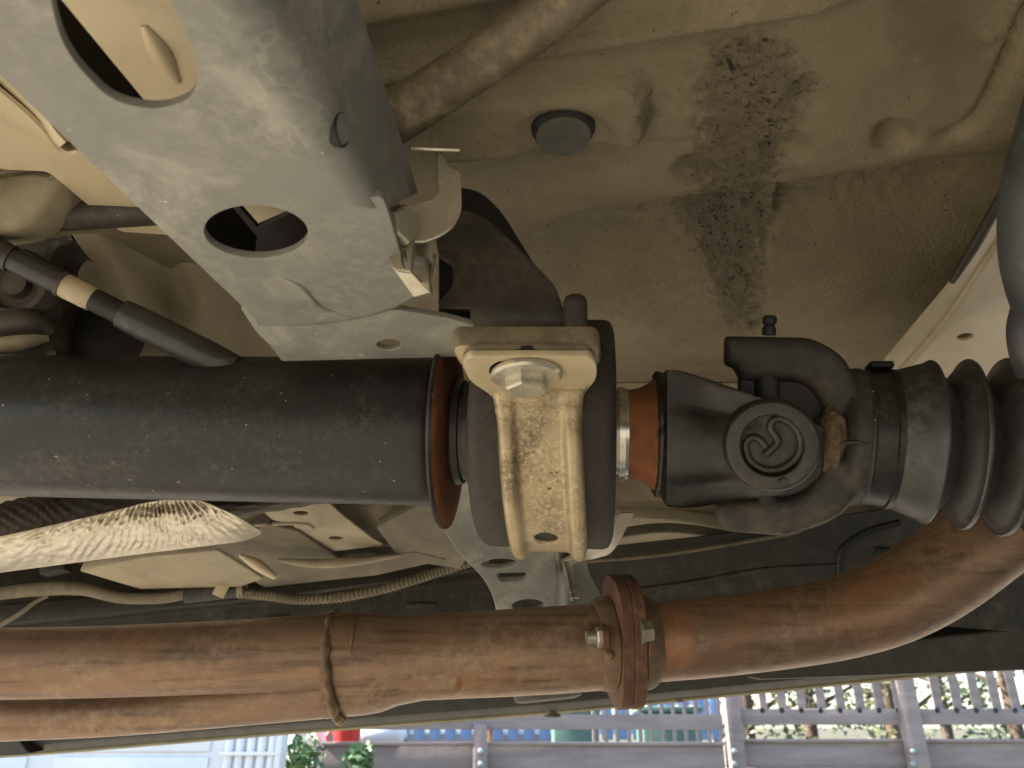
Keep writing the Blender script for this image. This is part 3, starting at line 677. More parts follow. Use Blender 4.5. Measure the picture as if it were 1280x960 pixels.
fl_o = rounded([(577, 456), (586, 446), (738, 446), (746, 456), (746, 474), (734, 488), (727, 498), (728, 510), (615, 510), (617, 498), (606, 489), (588, 478)], [8, 14, 14, 8, 8, 14, 8, 2, 2, 8, 14, 10])
plate('flange', M['tan_flat'], brk, CAM+Vector((0, .36, ZF)), zup, fl_o, [rounded([(612, 460), (622, 452), (690, 452), (699, 460), (699, 468), (690, 472), (622, 472), (612, 468)], 7)], .0038, .0006)
sp_o = rounded([(577, 448), (590, 437), (734, 437), (744, 448), (740, 472), (584, 472)], [10, 22, 22, 10, 4, 4])
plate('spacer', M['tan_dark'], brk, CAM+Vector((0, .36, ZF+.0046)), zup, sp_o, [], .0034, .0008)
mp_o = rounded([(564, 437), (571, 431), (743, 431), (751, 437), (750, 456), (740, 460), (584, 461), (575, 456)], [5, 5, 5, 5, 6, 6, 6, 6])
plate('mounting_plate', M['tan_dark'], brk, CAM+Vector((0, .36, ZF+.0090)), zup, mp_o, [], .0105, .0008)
plate('mounting_plate_lit_face', M['tan_flat'], brk, CAM+Vector((0, .36, ZF+.0087)), zup, rounded([(567, 438), (573, 433), (742, 433), (748, 438), (747, 455), (739, 458), (585, 459), (577, 455)], 5), [], .0006, .0002)  # paler tan sheet; the lit underside put into the colour
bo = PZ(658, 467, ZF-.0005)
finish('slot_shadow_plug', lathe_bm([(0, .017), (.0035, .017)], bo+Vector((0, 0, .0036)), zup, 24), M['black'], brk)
hb = finish('bolt', hexbolt_bm(bo, -zup, .0190, .0068, .0178, .0030, None, .52), M['zinc'], brk, 30)
hb.data.materials[0] = M['zinc']
# stud end beside the cushion
st = thing('stud', 'blunt brown stud end standing behind the tan mounting plate', 'stud', P(719, 394, .41))
finish('shank', lathe_bm([(-.012, .0066), (.006, .0066), (.009, .0055), (.0105, .003)], P(719, 392, .418), UV, 20), M['dark_steel'], st, 40)

# ------------------------------------------------------------------ exhaust
EX = thing('exhaust_pipe', 'rusty exhaust with two pipes merging, a bolted flange and a bend at the right', 'exhaust', P(600, 815, .55))
up_ = [P(-140, 826, .520), P(0, 829, .524), P(150, 826, .530), P(300, 820, .537), P(412, 814, .543), P(440, 815, .545)]
finish('upper_pipe', tube_bm(up_, [.0232, .0232, .0236, .0245, .0262, .0268], 48, 8), M['rust'], EX, 60)
lo_ = [P(-140, 905, .556), P(0, 899, .556), P(150, 891, .556), P(300, 875, .555), P(412, 861, .549), P(440, 856, .548)]
finish('lower_pipe', tube_bm(lo_, [.0150, .0150, .0155, .0175, .0195, .0205], 48, 8), M['rust'], EX, 60)
# web of metal between the two pipes near the merge
finish('pipe_web', tube_bm([P(338, 861, .532), P(380, 855, .531), P(420, 850, .530)], [.0035, .005, .006], 10, 6), M['weld'], EX, 60)
# collector squeezed from the pair into a single pipe
rows = []
for x_, top, bot, dd in ((412, 772, 895, .545), (425, 769, 893, .546), (440, 768, 892, .546), (460, 768, 890, .547), (480, 769, 886, .548), (500, 771, 878, .549), (530, 770, 872, .550), (580, 767, 869.5, .552), (640, 763, 867, .555), (700, 759, 863.5, .558), (745, 756, 860, .560), (790, 752, 856, .563)):
    ctr = P(x_, (top+bot)/2, dd); ry = (bot-top)/2*dd/FPX*1.0; rz = min(ry, .0305)
    rows.append([ctr+UV*ry*math.cos(2*math.pi*k/56)+(FV*.98)*rz*math.sin(2*math.pi*k/56) for k in range(56)])
finish('collector', grid_bm(rows, None, True), M['rust'], EX, 60)
# weld bead round the collector mouth
random.seed(11); ring = []
for k in range(80):
    t_ = 2*math.pi*k/80; xx = 415+13*(1-math.cos(t_))/2*1.2+random.uniform(-1.2, 1.2)
    ring.append(P(xx, 833, .545)+UV*.0356*math.cos(t_)+FV*.0318*math.sin(t_))
finish('collector_weld', tube_bm(ring+[ring[0]], [.0034+random.uniform(-.0007, .0008) for _ in range(81)], 8, 1), M['weld'], EX, 70)
rp = [P(785, 803, .563), P(830, 801, .566), P(900, 795, .572), P(980, 785, .580), P(1050, 772, .588), P(1110, 752, .594), P(1165, 722, .598), P(1220, 683, .600), P(1290, 628, .602), P(1360, 570, .605)]
finish('front_pipe', tube_bm(rp, [.0282, .0280, .0282, .0288, .0300, .0320, .0335, .0335, .033, .033], 56, 8), M['rust'], EX, 60)
# collars either side of the flange and the flange slab itself
e1 = (rp[1]-rp[0]).normalized()
fc = P(779, 803, .562)
finish('collar', lathe_bm([(-.0215, .0300), (-.018, .0325), (-.010, .0335), (-.008, .031)], fc, e1, 48), M['weld'], EX, 50)
finish('collar', lathe_bm([(.008, .031), (.010, .0345), (.0185, .0325), (.0225, .0295)], fc, e1, 48), M['weld'], EX, 50)
fu = (UV-RV*(-.0)); fu = (UV*1.0-RV*.10).normalized(); fu = (fu-e1*fu.dot(e1)).normalized(); fd = e1.cross(fu)
Mx = Matrix((e1, fd, fu)).transposed()
pts2 = [(.0, .047), (.017, .045), (.030, .030), (.034, .0), (.030, -.030), (.017, -.042), (0, -.044), (-.017, -.042), (-.03, -.03), (-.034, 0), (-.03, .03), (-.017, .045)]
bm = bmesh.new(); o2 = spline(pts2, 4, True)
rings = []
for s_, k in ((-.0092, .965), (-.0082, 1.0), (-.0012, 1.0), (-.0006, .985), (.0006, .985), (.0012, 1.0), (.0082, 1.0), (.0092, .965)):
    rings.append([bm.verts.new(fc+e1*s_+fd*a*k+fu*b*k) for a, b in o2])
for a, b in zip(rings, rings[1:]):
    for k in range(len(a)): bm.faces.new((a[k], a[(k+1) % len(a)], b[(k+1) % len(a)], b[k]))
bm.faces.new(rings[0][::-1]); bm.faces.new(rings[-1])
finish('flange', bm, M['rust_dark'], EX, 40)
# through bolt, standing proud at both faces, near the camera
bc = P(757, 796, .530)
finish('flange_bolt', hexbolt_bm(bc, -e1, .0125, .0062, 0, .0005, tube_bm([bc-e1*.0135, bc+e1*.0], .0048, 16, 1), .2), M['zinc_dull'], EX, 30)
finish('washer', lathe_bm([(-.0035, .0085), (0, .0085)], bc+e1*.0005, e1, 20), M['rust_dark'], EX, 30)
finish('flange_bolt', hexbolt_bm(P(800, 790, .532), e1, .0135, .0070, .0085, .0015, None, .2), M['zinc_dull'], EX, 30)
for x_, y_ in ((748, 819), (762, 817)): pass
finish('weld_blob', lathe_bm([(0, .0035), (.002, .003), (.003, .001)], P(762, 819, .527), -FV, 12), M['weld'], EX, 60)
finish('rust_flake', box_bm(P(573, 857, .520), .0042, .0012, .0045, None, .0005), M['rust_red'], EX)

# ------------------------------------------------------------------ rails, heat shields, lines beyond the exhaust
YR = .985
rail = thing('frame_rail', 'long black underseal coated chassis rail behind the exhaust', 'chassis rail', PYY(640, 740, YR))
bm = bmesh.new()
prf = [(YR+.06, .30), (YR+.02, .214), (YR, .205), (YR-.004, .188), (YR-.004, .176), (YR+.006, .172), (YR+.006, .128), (YR+.014, .118), (YR+.09, .112), (YR+.09, .215)]
tl = math.tan(math.radians(4.0))
xsr = np.linspace(-1.9, 2.2, 26)
rows = [[Vector((x, y_, HC+z_+.105*x-.004)) for x in xsr] for y_, z_ in prf]
finish('rail_web', sheet_bm(rows, .003), M['rail'], rail, 30)
for xa, xb, yy in ((508, 545, 757), (330, 362, 773)):
    c = PYY((xa+xb)/2, yy, YR+.004); finish('access_cover', box_bm(c, (xb-xa)*YR/FPX*.95, .004, .006, Matrix.Rotation(-.05, 3, 'Y'), .0015), M['rail'], rail)
# embossed underseal shield at the right
shp = CAM+Vector((0, .80, .148)); shn = Vector((0, 1, .55))
sh = thing('undershield', 'dark embossed plastic shield in the shade below the slip joint', 'shield', PPL(950, 700, shp, shn))
plate('shield_sheet', M['rail'], sh, shp, shn, rounded([(700, 690), (900, 668), (1130, 632), (1400, 560), (1400, 800), (1080, 775), (700, 770)], 6), [], .003, .001)
for pth in (((1049, 722), (1049, 697), (1056, 682), (1085, 664), (1124, 653)), ((1094, 687), (1115, 688), (1124, 684))):
    finish('pressed_groove', tube_bm([PPL(x, y, shp, shn) for x, y in pth], .0035, 8, 6), M['black'], sh, 60)
finish('pressed_step', tube_bm([PPL(x, y, shp, shn) for x, y in ((730, 745), (860, 728), (950, 712), (1048, 706))], .0022, 8, 4), M['rail'], sh, 60)
# two pipes running beside the tunnel
for ii, (pth, r_, mm, lb) in enumerate(((((690, 640), (780, 640), (850, 645), (905, 655), (1000, 672)), .0085, 'cream_dull', 'upper of the two dusty fuel lines behind the yoke'), (((690, 672), (760, 668), (830, 660), (900, 668), (1000, 690)), .0055, 'conduit', 'thinner lower fuel line behind the yoke'))):
    pts = [PYY(x, y, .83-.015*ii) for x, y in pth]; fl = finish('fuel_line', tube_bm(pts, r_, 16, 6), M[mm], None, 60)
    tag(fl, lb, 'pipe')
pts = [PYY(x, y, .78) for x, y in ((725, 702), (830, 693), (960, 672), (1000, 664))]
tag(finish('brake_line', tube_bm(pts, .0022, 10, 6), M['conduit'], None, 60), 'thin brake line rising to the right across the dark rail', 'pipe')

# braided flexible pipe, woven over a tube
bp_ = [P(-120, 690, .72), P(-20, 668, .72), P(60, 650, .72), P(150, 636, .72), P(430, 590, .72)]
bm = bmesh.new(); cc = [Vector(a) for a in spline([tuple(p) for p in bp_], 30)]; RB = .024
rings = []; upp = None; nb = 64
for i, c in enumerate(cc):
    t_ = (cc[min(i+1, len(cc)-1)]-cc[max(i-1, 0)]).normalized(); upp = (t_.orthogonal() if upp is None else upp); upp = (upp-t_*upp.dot(t_)).normalized(); sd_ = t_.cross(upp)
    rings.append([bm.verts.new(c+(upp*math.cos(2*math.pi*k/nb)+sd_*math.sin(2*math.pi*k/nb))*(RB+.0022*abs(math.sin(i*.55+k*2*math.pi/nb*8))*abs(math.sin(i*.55-k*2*math.pi/nb*8)))) for k in range(nb)])
for a, b in zip(rings, rings[1:]):
    for k in range(nb): bm.faces.new((a[k], a[(k+1) % nb], b[(k+1) % nb], b[k]))
tag(finish('braided_flex_pipe', bm, M['braid'], None, 60), 'dark braided flexible pipe tucked above the silver heat shield', 'flexible pipe')

def shield(name, label, top, bot, Y0, Y1, nu=150, nvv=60, amp=.0022, fan=None):
    """crumpled embossed foil sheet hung between an upper and a lower edge traced in the photograph"""
    tp, bt = spline(top, 12), spline(bot, 12); rows = []
    for j in range(nvv):
        v = j/(nvv-1); row = []
        for i in range(nu):
            u = i/(nu-1); a = tp[min(len(tp)-1, int(u*(len(tp)-1)))]; b = bt[min(len(bt)-1, int(u*(len(bt)-1)))]
            fa = u*(len(tp)-1); i0 = int(min(fa, len(tp)-2)); a = tp[i0]*(1-(fa-i0))+tp[i0+1]*(fa-i0)
            fb = u*(len(bt)-1); i1 = int(min(fb, len(bt)-2)); b = bt[i1]*(1-(fb-i1))+bt[i1+1]*(fb-i1)
            x, y = a*(1-v)+b*v; yy = Y0*(1-v)+Y1*v - .02*math.sin(math.pi*v)
            th_ = math.atan2(x-fan[0], y-fan[1]); n1 = noise.noise(Vector((x*.03, y*.05, 2))); n2 = noise.noise(Vector((x*.11, y*.11, 5)))
            rip = math.sin(78*th_+4.2*n1+1.4*n2)*(.75+.5*noise.noise(Vector((x*.05, y*.09, 9))))+.7*noise.noise(Vector((x*.22, y*.22, 4)))
            edge = min(1, min(u, 1-u)*14, min(v, 1-v)*7)
            row.append(PYY(x, y, yy-amp*rip*edge))
        rows.append(row)
    o = finish(name, sheet_bm(rows, .0008), M['foil'], None, 60); return tag(o, label, 'heat shield')
hs = shield('heat_shield', 'crinkled silver heat shield hanging at the left under the drive shaft', [(-60, 684), (0, 671), (90, 651), (150, 637), (180, 629), (210, 625), (245, 625), (275, 636), (300, 648), (326, 664)], [(-60, 726), (0, 716), (60, 708), (120, 700), (180, 692), (230, 686), (270, 681), (300, 677), (318, 672), (327, 667)],   .60, .69, 280, 100, .0019, fan=(190, 570))
finish('clip_tab', box_bm(PYY(190, 635.5, .606), .0058, .003, .0072, Matrix.Rotation(.1, 3, 'Y'), .0006), M['cream_dull'], hs)
hs.location = (0, 0, 0)
shield('heat_shield', 'small corrugated silver heat shield between the drive shaft and the cream bracket', [(392, 600), (430, 600), (480, 600), (540, 605)], [(404, 640), (425, 647), (470, 647), (522, 630)], .78, .86, 110, 30, .0018, (400, 500))

# cream bracket with two holes, floor beams
bp0 = CAM+Vector((0, .80, .190)); bn0 = Vector((0, .25, 1))
cb = thing('body_bracket', 'cream painted sheet bracket with two oval holes below the drive shaft', 'bracket', PPL(400, 660, bp0, bn0))
plate('bracket_sheet', M['cream_dull'], cb, bp0, bn0, rounded([(300, 612), (392, 612), (430, 646), (466, 674), (480, 681), (414, 690), (372, 665), (366, 656), (340, 650)], [2, 2, 6, 4, 4, 4, 8, 4, 4]), [ell(376, 641.5, 9.5, 2.6, 20, .02), ell(420, 673, 9.5, 2.3, 20, .02)], .003, .0006)
finish('pressed_edge', tube_bm([PPL(x, y, bp0, bn0) for x, y in ((318, 656), (360, 654), (384, 655), (392, 660))], .0022, 10, 5), M['cream_dull'], cb, 60)
bb0 = CAM+Vector((0, .90, .195)); bnn = Vector((0, .30, 1))
def beam(name, label, poly, m, y, z, n=Vector((0, .3, 1)), th=.012, r=4):
    t = plate(name, M[m], None, CAM+Vector((0, y-.05, z-.030)), n, rounded(poly, r), [], th, .002); return tag(t, label, 'floor beam')
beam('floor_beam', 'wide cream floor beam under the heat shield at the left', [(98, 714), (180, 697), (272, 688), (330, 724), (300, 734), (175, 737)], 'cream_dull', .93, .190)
beam('floor_beam', 'dull cream floor beam joining the bracket corner', [(255, 690), (335, 655), (372, 664), (425, 700), (520, 690), (560, 700), (470, 720), (330, 735)], 'cream_shade', .92, .196)
beam('floor_beam', 'shadowed cream floor beam beside the rusty disc', [(470, 660), (540, 622), (590, 690), (575, 712), (500, 700)], 'cream_shade', .91, .20)
ffb = [o for o in bpy.data.objects if o.name.startswith('floor_beam')]
finish('stiffening_rib', tube_bm([PYY(x, y, .845) for x, y in ((348, 700), (390, 704), (440, 702), (500, 694))], [.002, .005, .005, .002], 10, 6), M['cream_dull'], ffb[1], 60)
finish('stiffening_rib', tube_bm([PYY(x, y, .835) for x, y in ((300, 694), (322, 706), (345, 722))], [.002, .006, .003], 10, 6), M['cream'], ffb[1], 60)
finish('shadow_gap', box_bm(PYY(452, 690, .835), .030, .004, .008, Matrix.Rotation(-.1, 3, 'Y'), .002), M['black'], ffb[1])  # black block standing in for a shadowed gap on the beam
fbt = thing('floor_bracket', 'dark brackets and grommet on the floor beam left of the bracket', 'bracket', PYY(240, 715, .90))
finish('grommet', box_bm(PYY(262, 708, .895), .030, .012, .012, Matrix.Rotation(.3, 3, 'Y'), .004), M['black'], fbt)
finish('rib', box_bm(PYY(70, 712, .90), .028, .02, .010, Matrix.Rotation(-.2, 3, 'Y'), .003), M['black'], fbt)
# black rail above, carrying the conduit
bt = thing('rail_cap', 'narrow black rail edge running above the wiring conduit', 'rail', PYY(420, 705, .96))
rows = []
for dy, yy in ((0, .958), (6, .955), (14, .952), (22, .952)):
    rows.append([PYY(x, y0_+dy, yy) for x, y0_ in ((-60, 770), (0, 758), (110, 748), (200, 738), (330, 725), (450, 709), (580, 692), (640, 684))])
finish('rail_face', sheet_bm(rows, .02), M['rail'], bt, 40)
# wiring: taped hose at the left, corrugated conduit at the right, clamp between
wr = thing('wiring_loom', 'dusty wiring loom with a corrugated section clipped along the rail', 'wiring loom', PYY(240, 740, .935))
finish('taped_hose', tube_bm([PYY(x, y, .93) for x, y in ((-70, 752), (0, 742), (60, 736), (105, 737), (150, 747), (200, 748), (235, 742), (262, 737))], [.0075, .0075, .0080, .0072, .0066, .0062, .0062, .0062], 18, 8), M['conduit'], wr, 60)
finish('sleeve', tube_bm([PYY(232, 744, .93), PYY(300, 736, .93)], [.0098, .0098], 20, 1), M['rail'], wr, 40)
finish('end_ring', tube_bm([PYY(299, 737, .93), PYY(306, 737, .93)], [.0100, .0100], 20, 1), M['cream_dull'], wr, 40)
finish('clip_strap', box_bm(PYY(280, 730, .915), .014, .004, .030, Matrix.Rotation(.35, 3, 'Y'), .001), M['cream'], wr)
cpts = [PYY(x, y, .928) for x, y in ((300, 741), (340, 745), (372, 749), (420, 747), (470, 738), (520, 724), (560, 711), (610, 696))]
finish('corrugated_conduit', tube_bm(cpts, .0058, 16, 30, True, None, lambda i: 1.0+.13*math.sin(i*1.9)), M['conduit'], wr, 60)
finish('branch_wire', tube_bm([PYY(x, y, .94) for x, y in ((0, 782), (28, 765), (45, 752), (60, 744))], .0028, 10, 6), M['conduit'], wr, 60)
# bent strap, bolt and web to the right of the far arm
sb = thing('side_bracket', 'pale bent strap with a small hex bolt right of the crossmember end', 'bracket', P(730, 700, .62))
A_ = [(700, 700, .60), (712, 694, .60), (735, 682, .60), (758, 668, .60), (774, 640, .60)]; B_ = [(712, 706, .63), (722, 700, .63), (748, 694, .63), (766, 684, .63), (790, 640, .63)]
A3 = spline([tuple(P(*a)) for a in A_], 6); B3 = spline([tuple(P(*a)) for a in B_], 6)
finish('bent_strap', sheet_bm([[Vector(a).lerp(Vector(b), t) for t in np.linspace(0, 1, 5)] for a, b in zip(A3, B3)], .002), M['zinc_dull'], sb, 50)
A_ = [(703, 698, .60), (708, 715, .60), (712, 735, .60), (714, 775, .60)]; B_ = [(715, 700, .61), (714, 715, .61), (717, 735, .61), (719, 775, .61)]
A3 = spline([tuple(P(*a)) for a in A_], 6); B3 = spline([tuple(P(*a)) for a in B_], 6)
finish('leg', sheet_bm([[Vector(a).lerp(Vector(b), t) for t in np.linspace(0, 1, 5)] for a, b in zip(A3, B3)], .002), M['zinc_dull'], sb, 50)
plate('web', M['galv'], sb, P(740, 740, .66), FV, rounded([(712, 702), (732, 700), (738, 720), (752, 745), (775, 772), (712, 775)], [2, 4, 8, 8, 2, 2]), [], .003)
finish('bolt', hexbolt_bm(P(714, 741, .60), Vector((1, -.2, -.1)).normalized(), .0075, .005, .006, .001), M['zinc'], sb, 30)

# ------------------------------------------------------------------ sill along the far side
YS = 1.10
sill = thing('side_sill', 'black plastic sill with a thin olive lip along the far side of the vehicle', 'sill', PYY(640, 880, YS))
def sy(x): return np.interp(x, [-200, 0, 35, 360, 700, 1280, 1500], [962, 946, 944, 917, 891, 833, 811])
xsl = np.linspace(-420, 1900, 60)
def sill_y(x): return sy(x) if -200 <= x <= 1500 else (962+(-200-x)*.08 if x < -200 else 811-(x-1500)*.1)
rows = []
for off, yy in ((-150, YS+.03), (-96, YS+.03), (-70, YS+.005), (-40, YS-.004), (-12, YS), (-4, YS+.012), (0, YS+.04), (0, YS+.12), (-150, YS+.12)):
    rows.append([PYY(x, sill_y(x)+off, yy) if yy <= YS+.035 else PYY(x, sill_y(x)-3+off*.9, yy) for x in xsl])
finish('sill_skin', sheet_bm(rows, .003), M['sill'], sill, 40)
rows = []
for off, yy in ((-9, YS+.020), (-1, YS+.018), (1.5, YS+.022), (-3, YS+.05)): rows.append([PYY(x, sill_y(x)+off, yy) for x in xsl])
finish('lip', sheet_bm(rows, .002), M['lip'], sill, 40)
finish('drain_bung', lathe_bm([(0, .017), (.005, .017), (.007, .013), (.016, .0115), (.017, .009)], PYY(690, 880, YS+.03), (0, 0, -1), 28), M['sill'], sill, 40)
finish('drain_bung', lathe_bm([(0, .015), (.004, .015), (.006, .012), (.009, .0115), (.010, .009)], PYY(846, 868, YS+.03), (0, 0, -1), 28), M['sill'], sill, 40)
finish('grey_pad', box_bm(PYY(684, 862, 1.02), .085, .03, .026, Matrix.Rotation(-.1, 3, 'Y'), .010), M['plug'], sill)
plate('box_section', M['sill'], sill, CAM+Vector((0, 1.02, .07)), Vector((0, 1, .1)), rounded([(946, 850), (958, 818), (1290, 783), (1500, 765), (1500, 815), (1280, 838)], 6), [], .05, .003)
tw = plate('sill_end_cap', M['sill'], sill, CAM+Vector((0, 1.08, -.02)), Vector((0, 1, .1)), rounded([(-60, 915), (22, 922), (34, 938), (40, 942), (-60, 950)], 4), [], .03, .002)

# ------------------------------------------------------------------ right side: cream side panel and a hose
rp0 = P(1200, 400, .57); rn = (P(1262, 235, .465)-rp0).cross(P(1100, 465, .60)-rp0).normalized()
if rn.dot(FV) < 0: rn = -rn
rpn = thing('side_panel', 'cream painted panel sloping up beside the ribbed boot with one oval hole', 'body panel', rp0)
plate('panel_sheet', M['cream'], rpn, rp0, rn, rounded([(1085, 480), (1098, 462), (1188, 356), (1262, 235), (1300, 170), (1420, 170), (1420, 520), (1085, 520)], [3, 8, 12, 10, 3, 2, 2, 2]), [ell(1207, 421, 10.5, 4, 22, -.12)], .003, .0008)
finish('pressed_rib', tube_bm([PPL(x, y, rp0, rn) for x, y in ((1120, 470), (1180, 402), (1236, 320), (1290, 240))], .0032, 12, 6), M['cream'], rpn, 60)
finish('edge_trim', tube_bm([PPL(x, y, rp0+Vector((0, -.006, 0)), rn) for x, y in ((1190, 352), (1215, 312), (1240, 268), (1266, 222), (1300, 160))], [.0022, .0034, .0034, .0034, .0034], 10, 5), M['dark_steel'], rpn, 60)
plate('lower_sheet', M['cream_dull'], rpn, rp0+Vector((0, .03, 0)), rn, rounded([(1200, 475), (1236, 430), (1290, 370), (1420, 370), (1420, 560), (1200, 560)], 4), [], .003, .0008)
hz = [P(1420, -160, .37), P(1380, -40, .385), P(1340, 80, .40), P(1314, 170, .40), P(1296, 250, .40), P(1297, 330, .41), P(1322, 400, .42), P(1370, 455, .45), P(1450, 500, .52)]
tag(finish('fat_hose', tube_bm(hz, [.0172]*8, 32, 8), M['hose'], None, 60), 'fat blue grey rubber hose at the right edge above the boot', 'hose')
hz = [P(1305, 340, .42), P(1290, 390, .42), P(1287, 430, .42), P(1300, 500, .43)]
tag(finish('hose_cover', tube_bm(hz, [.008, .0105, .0105, .008], 24, 8), M['hose'], None, 60), 'pale grey worn hose end at the right edge below the fat hose', 'hose')

# ------------------------------------------------------------------ left group: panel, bracket, rod, casting, cable
lp = thing('folded_panel', 'bright cream folded panel at the left edge beside the crossmember', 'body panel', P(20, 160, .42))
A_ = [(-60, 60, .37), (0, 108, .375), (48, 150, .38), (78, 186, .385), (96, 188, .385)]; B_ = [(-60, 230, .45), (0, 212, .455), (40, 204, .455), (70, 197, .45), (90, 193, .445)]
A3 = spline([tuple(P(*a)) for a in A_], 6); B3 = spline([tuple(P(*a)) for a in B_], 6)
finish('panel_face', sheet_bm([[Vector(a).lerp(Vector(b), t)+UV*.006*math.sin(math.pi*t) for t in np.linspace(0, 1, 9)] for a, b in zip(A3, B3)], .002), M['cream'], lp, 50)
A_ = [(-60, 30, .368), (0, 78, .372), (40, 115, .376), (72, 160, .38), (86, 176, .382)]; B_ = [(-60, 52, .374), (0, 100, .378), (44, 142, .382), (68, 176, .386), (78, 182, .386)]
A3 = spline([tuple(P(*a)) for a in A_], 6); B3 = spline([tuple(P(*a)) for a in B_], 6)
finish('panel_fold', sheet_bm([[Vector(a).lerp(Vector(b), t) for t in np.linspace(0, 1, 5)] for a, b in zip(A3, B3)], .002), M['cream'], lp, 50)
A_ = [(-60, 232, .44), (0, 214, .445), (45, 205, .45), (75, 196, .45), (97, 186, .448)]; B_ = [(-60, 240, .47), (0, 226, .47), (40, 218, .47), (80, 210, .468), (97, 192, .455)]
A3 = spline([tuple(P(*a)) for a in A_], 6); B3 = spline([tuple(P(*a)) for a in B_], 6)
finish('under_lip', sheet_bm([[Vector(a).lerp(Vector(b), t) for t in np.linspace(0, 1, 5)] for a, b in zip(A3, B3)], .002), M['pipe'], lp, 50)
ib = thing('isolator_bracket', 'dull beige rounded bracket at the left edge under the cream panel', 'bracket', P(10, 245, .46))
A_ = [(-60, 226, .455), (0, 214, .455), (28, 214, .455), (46, 226, .46), (36, 250, .465), (18, 276, .47), (0, 288, .47), (-60, 290, .47)]
bm = bmesh.new(); join_me(bm, plate_me(P(0, 250, .455), Vector((.1, 1, .35)), rounded([(-60, 216), (0, 208), (46, 208), (80, 212), (66, 240), (44, 268), (18, 288), (-60, 300)], 10), [], .03, .006))
finish('bracket_body', bm, M['cream_dull'], ib, 50)
rod = thing('link_rod', 'black rod with a collar passing behind the crossmember at the left', 'rod', P(100, 268, .48))
finish('rod_bar', tube_bm([P(56, 270, .482), P(66, 270, .482), P(120, 267, .484), P(260, 258, .49)], [.0086, .0098, .0098, .0098], 24, 4), M['dark_steel'], rod, 40)
finish('rod_collar', tube_bm([P(16, 268, .48), P(32, 266, .48), P(40, 266, .481), P(58, 270, .482)], [.004, .0085, .0095, .0078], 24, 3), M['dark_steel'], rod, 40)
# cream tunnel wall with a curved edge behind the rod
A_ = [(60, 200, .56), (76, 262, .56), (98, 300, .57), (120, 335, .58), (138, 372, .59), (150, 410, .60), (162, 460, .61)]; B_ = [(330, 200, .60), (340, 262, .61), (350, 300, .62), (360, 340, .62), (370, 380, .63), (380, 410, .63), (390, 470, .64)]
A3 = spline([tuple(P(*a)) for a in A_], 6); B3 = spline([tuple(P(*a)) for a in B_], 6)
rows = []
for i, (a, b) in enumerate(zip(A3, B3)):
    f = i/(len(A3)-1)
    rows.append([Vector(a).lerp(Vector(b), t)+FV*(.022*math.exp(-((t-.32)/.10)**2)*math.exp(-((f-.62)/.20)**2)-.008*math.exp(-((t-.14)/.09)**2)+.004*math.sin(f*14)*(1 if f < .5 else .3)) for t in np.linspace(0, 1, 24)])
tag(finish('transmission_tunnel', sheet_bm(rows, .002), M['cream_dull'], None, 60), 'cream tunnel wall with a curved edge behind the cable at the left', 'body panel')
tag(plate('tunnel_liner', M['pan'], None, P(120, 390, .66), FV, rounded([(30, 200), (60, 250), (110, 270), (190, 300), (190, 470), (20, 470)], 8), [], .004, .001), 'olive panel seen in the gap behind the casting', 'body panel')
# cast bracket with recesses
cst = thing('gearbox_mount', 'dirty dark cast mount with a rubber eye at the left edge', 'gearbox mount', P(30, 370, .56))
plate('casting', M['dark_steel'], cst, P(30, 360, .56), Vector((.25, 1, .1)), rounded([(-80, 270), (20, 282), (76, 290), (92, 300), (70, 308), (62, 325), (76, 340), (84, 352), (66, 372), (62, 410), (70, 450), (-80, 470)], [2, 10, 6, 4, 6, 8, 8, 6, 12, 12, 2, 2]), [], .03, .007)
finish('rubber_eye', lathe_bm([(-.005, .026), (.012, .026), (.016, .023), (.016, .019), (.008, .017), (.008, .010), (.014, .008), (.014, .0001)], P(30, 362, .545), -FV+UV*.2+RV*.1, 36), M['dark_steel'], cst, 40)
finish('rib', tube_bm([P(-30, 412, .53), P(10, 405, .528), P(40, 402, .53), P(62, 412, .54)], [.010, .0095, .009, .006], 16, 5), M['dark_steel'], cst, 60)
finish('lower_rib', tube_bm([P(-30, 432, .53), P(20, 428, .53), P(58, 418, .54)], [.006, .007, .006], 16, 5), M['cream_dull'], cst, 60)
finish('side_wall', tube_bm([P(58, 330, .55), P(60, 370, .55), P(56, 420, .555), P(62, 460, .56)], [.010, .012, .012, .012], 16, 5), M['dark_steel'], cst, 60)
finish('foot', box_bm(P(128, 432, .575), .05, .03, .045, Matrix.Rotation(.3, 3, 'Y'), .012), M['black'], cst)
# cable with tape and sleeves
cbl = thing('parking_brake_cable', 'black cable with a pale tape band running down to the drive shaft', 'cable', P(140, 378, .46))
ca, cb_ = P(-40, 297, .455), P(300, 465, .485)
def cl(px_):
    lo, hi = 0, 1
    for _ in range(40):
        mid = (lo+hi)/2; p = ca.lerp(cb_, mid)-CAM
        if 640+FPX*p.x/p.dot(FV) < px_: lo = mid
        else: hi = mid
    q = ca.lerp(cb_, lo); sag = -.006*math.sin(math.pi*lo); return q+UV*sag*.0
for nm, a, b, r_, mm in (('cable_core', -30, 280, .0058, 'black'), ('end_sleeve', -30, 12, .0085, 'dark_steel'), ('outer_sheath', 8, 78, .0072, 'boot'), ('tape_band', 76, 116, .0076, 'tape'), ('rear_sheath', 114, 158, .0072, 'black'), ('fat_sleeve', 152, 292, .0098, 'boot')):
    pts = [cl(x) for x in np.linspace(a, b, 6)]
    finish(nm, tube_bm(pts, [r_*.93]+[r_]*4+[r_*.93], 24, 3), M[mm], cbl, 40)
for x_ in (10, 75):
    finish('crimp', tube_bm([cl(x_), cl(x_+5)], .0082, 20, 1), M['dark_steel'], cbl, 40)

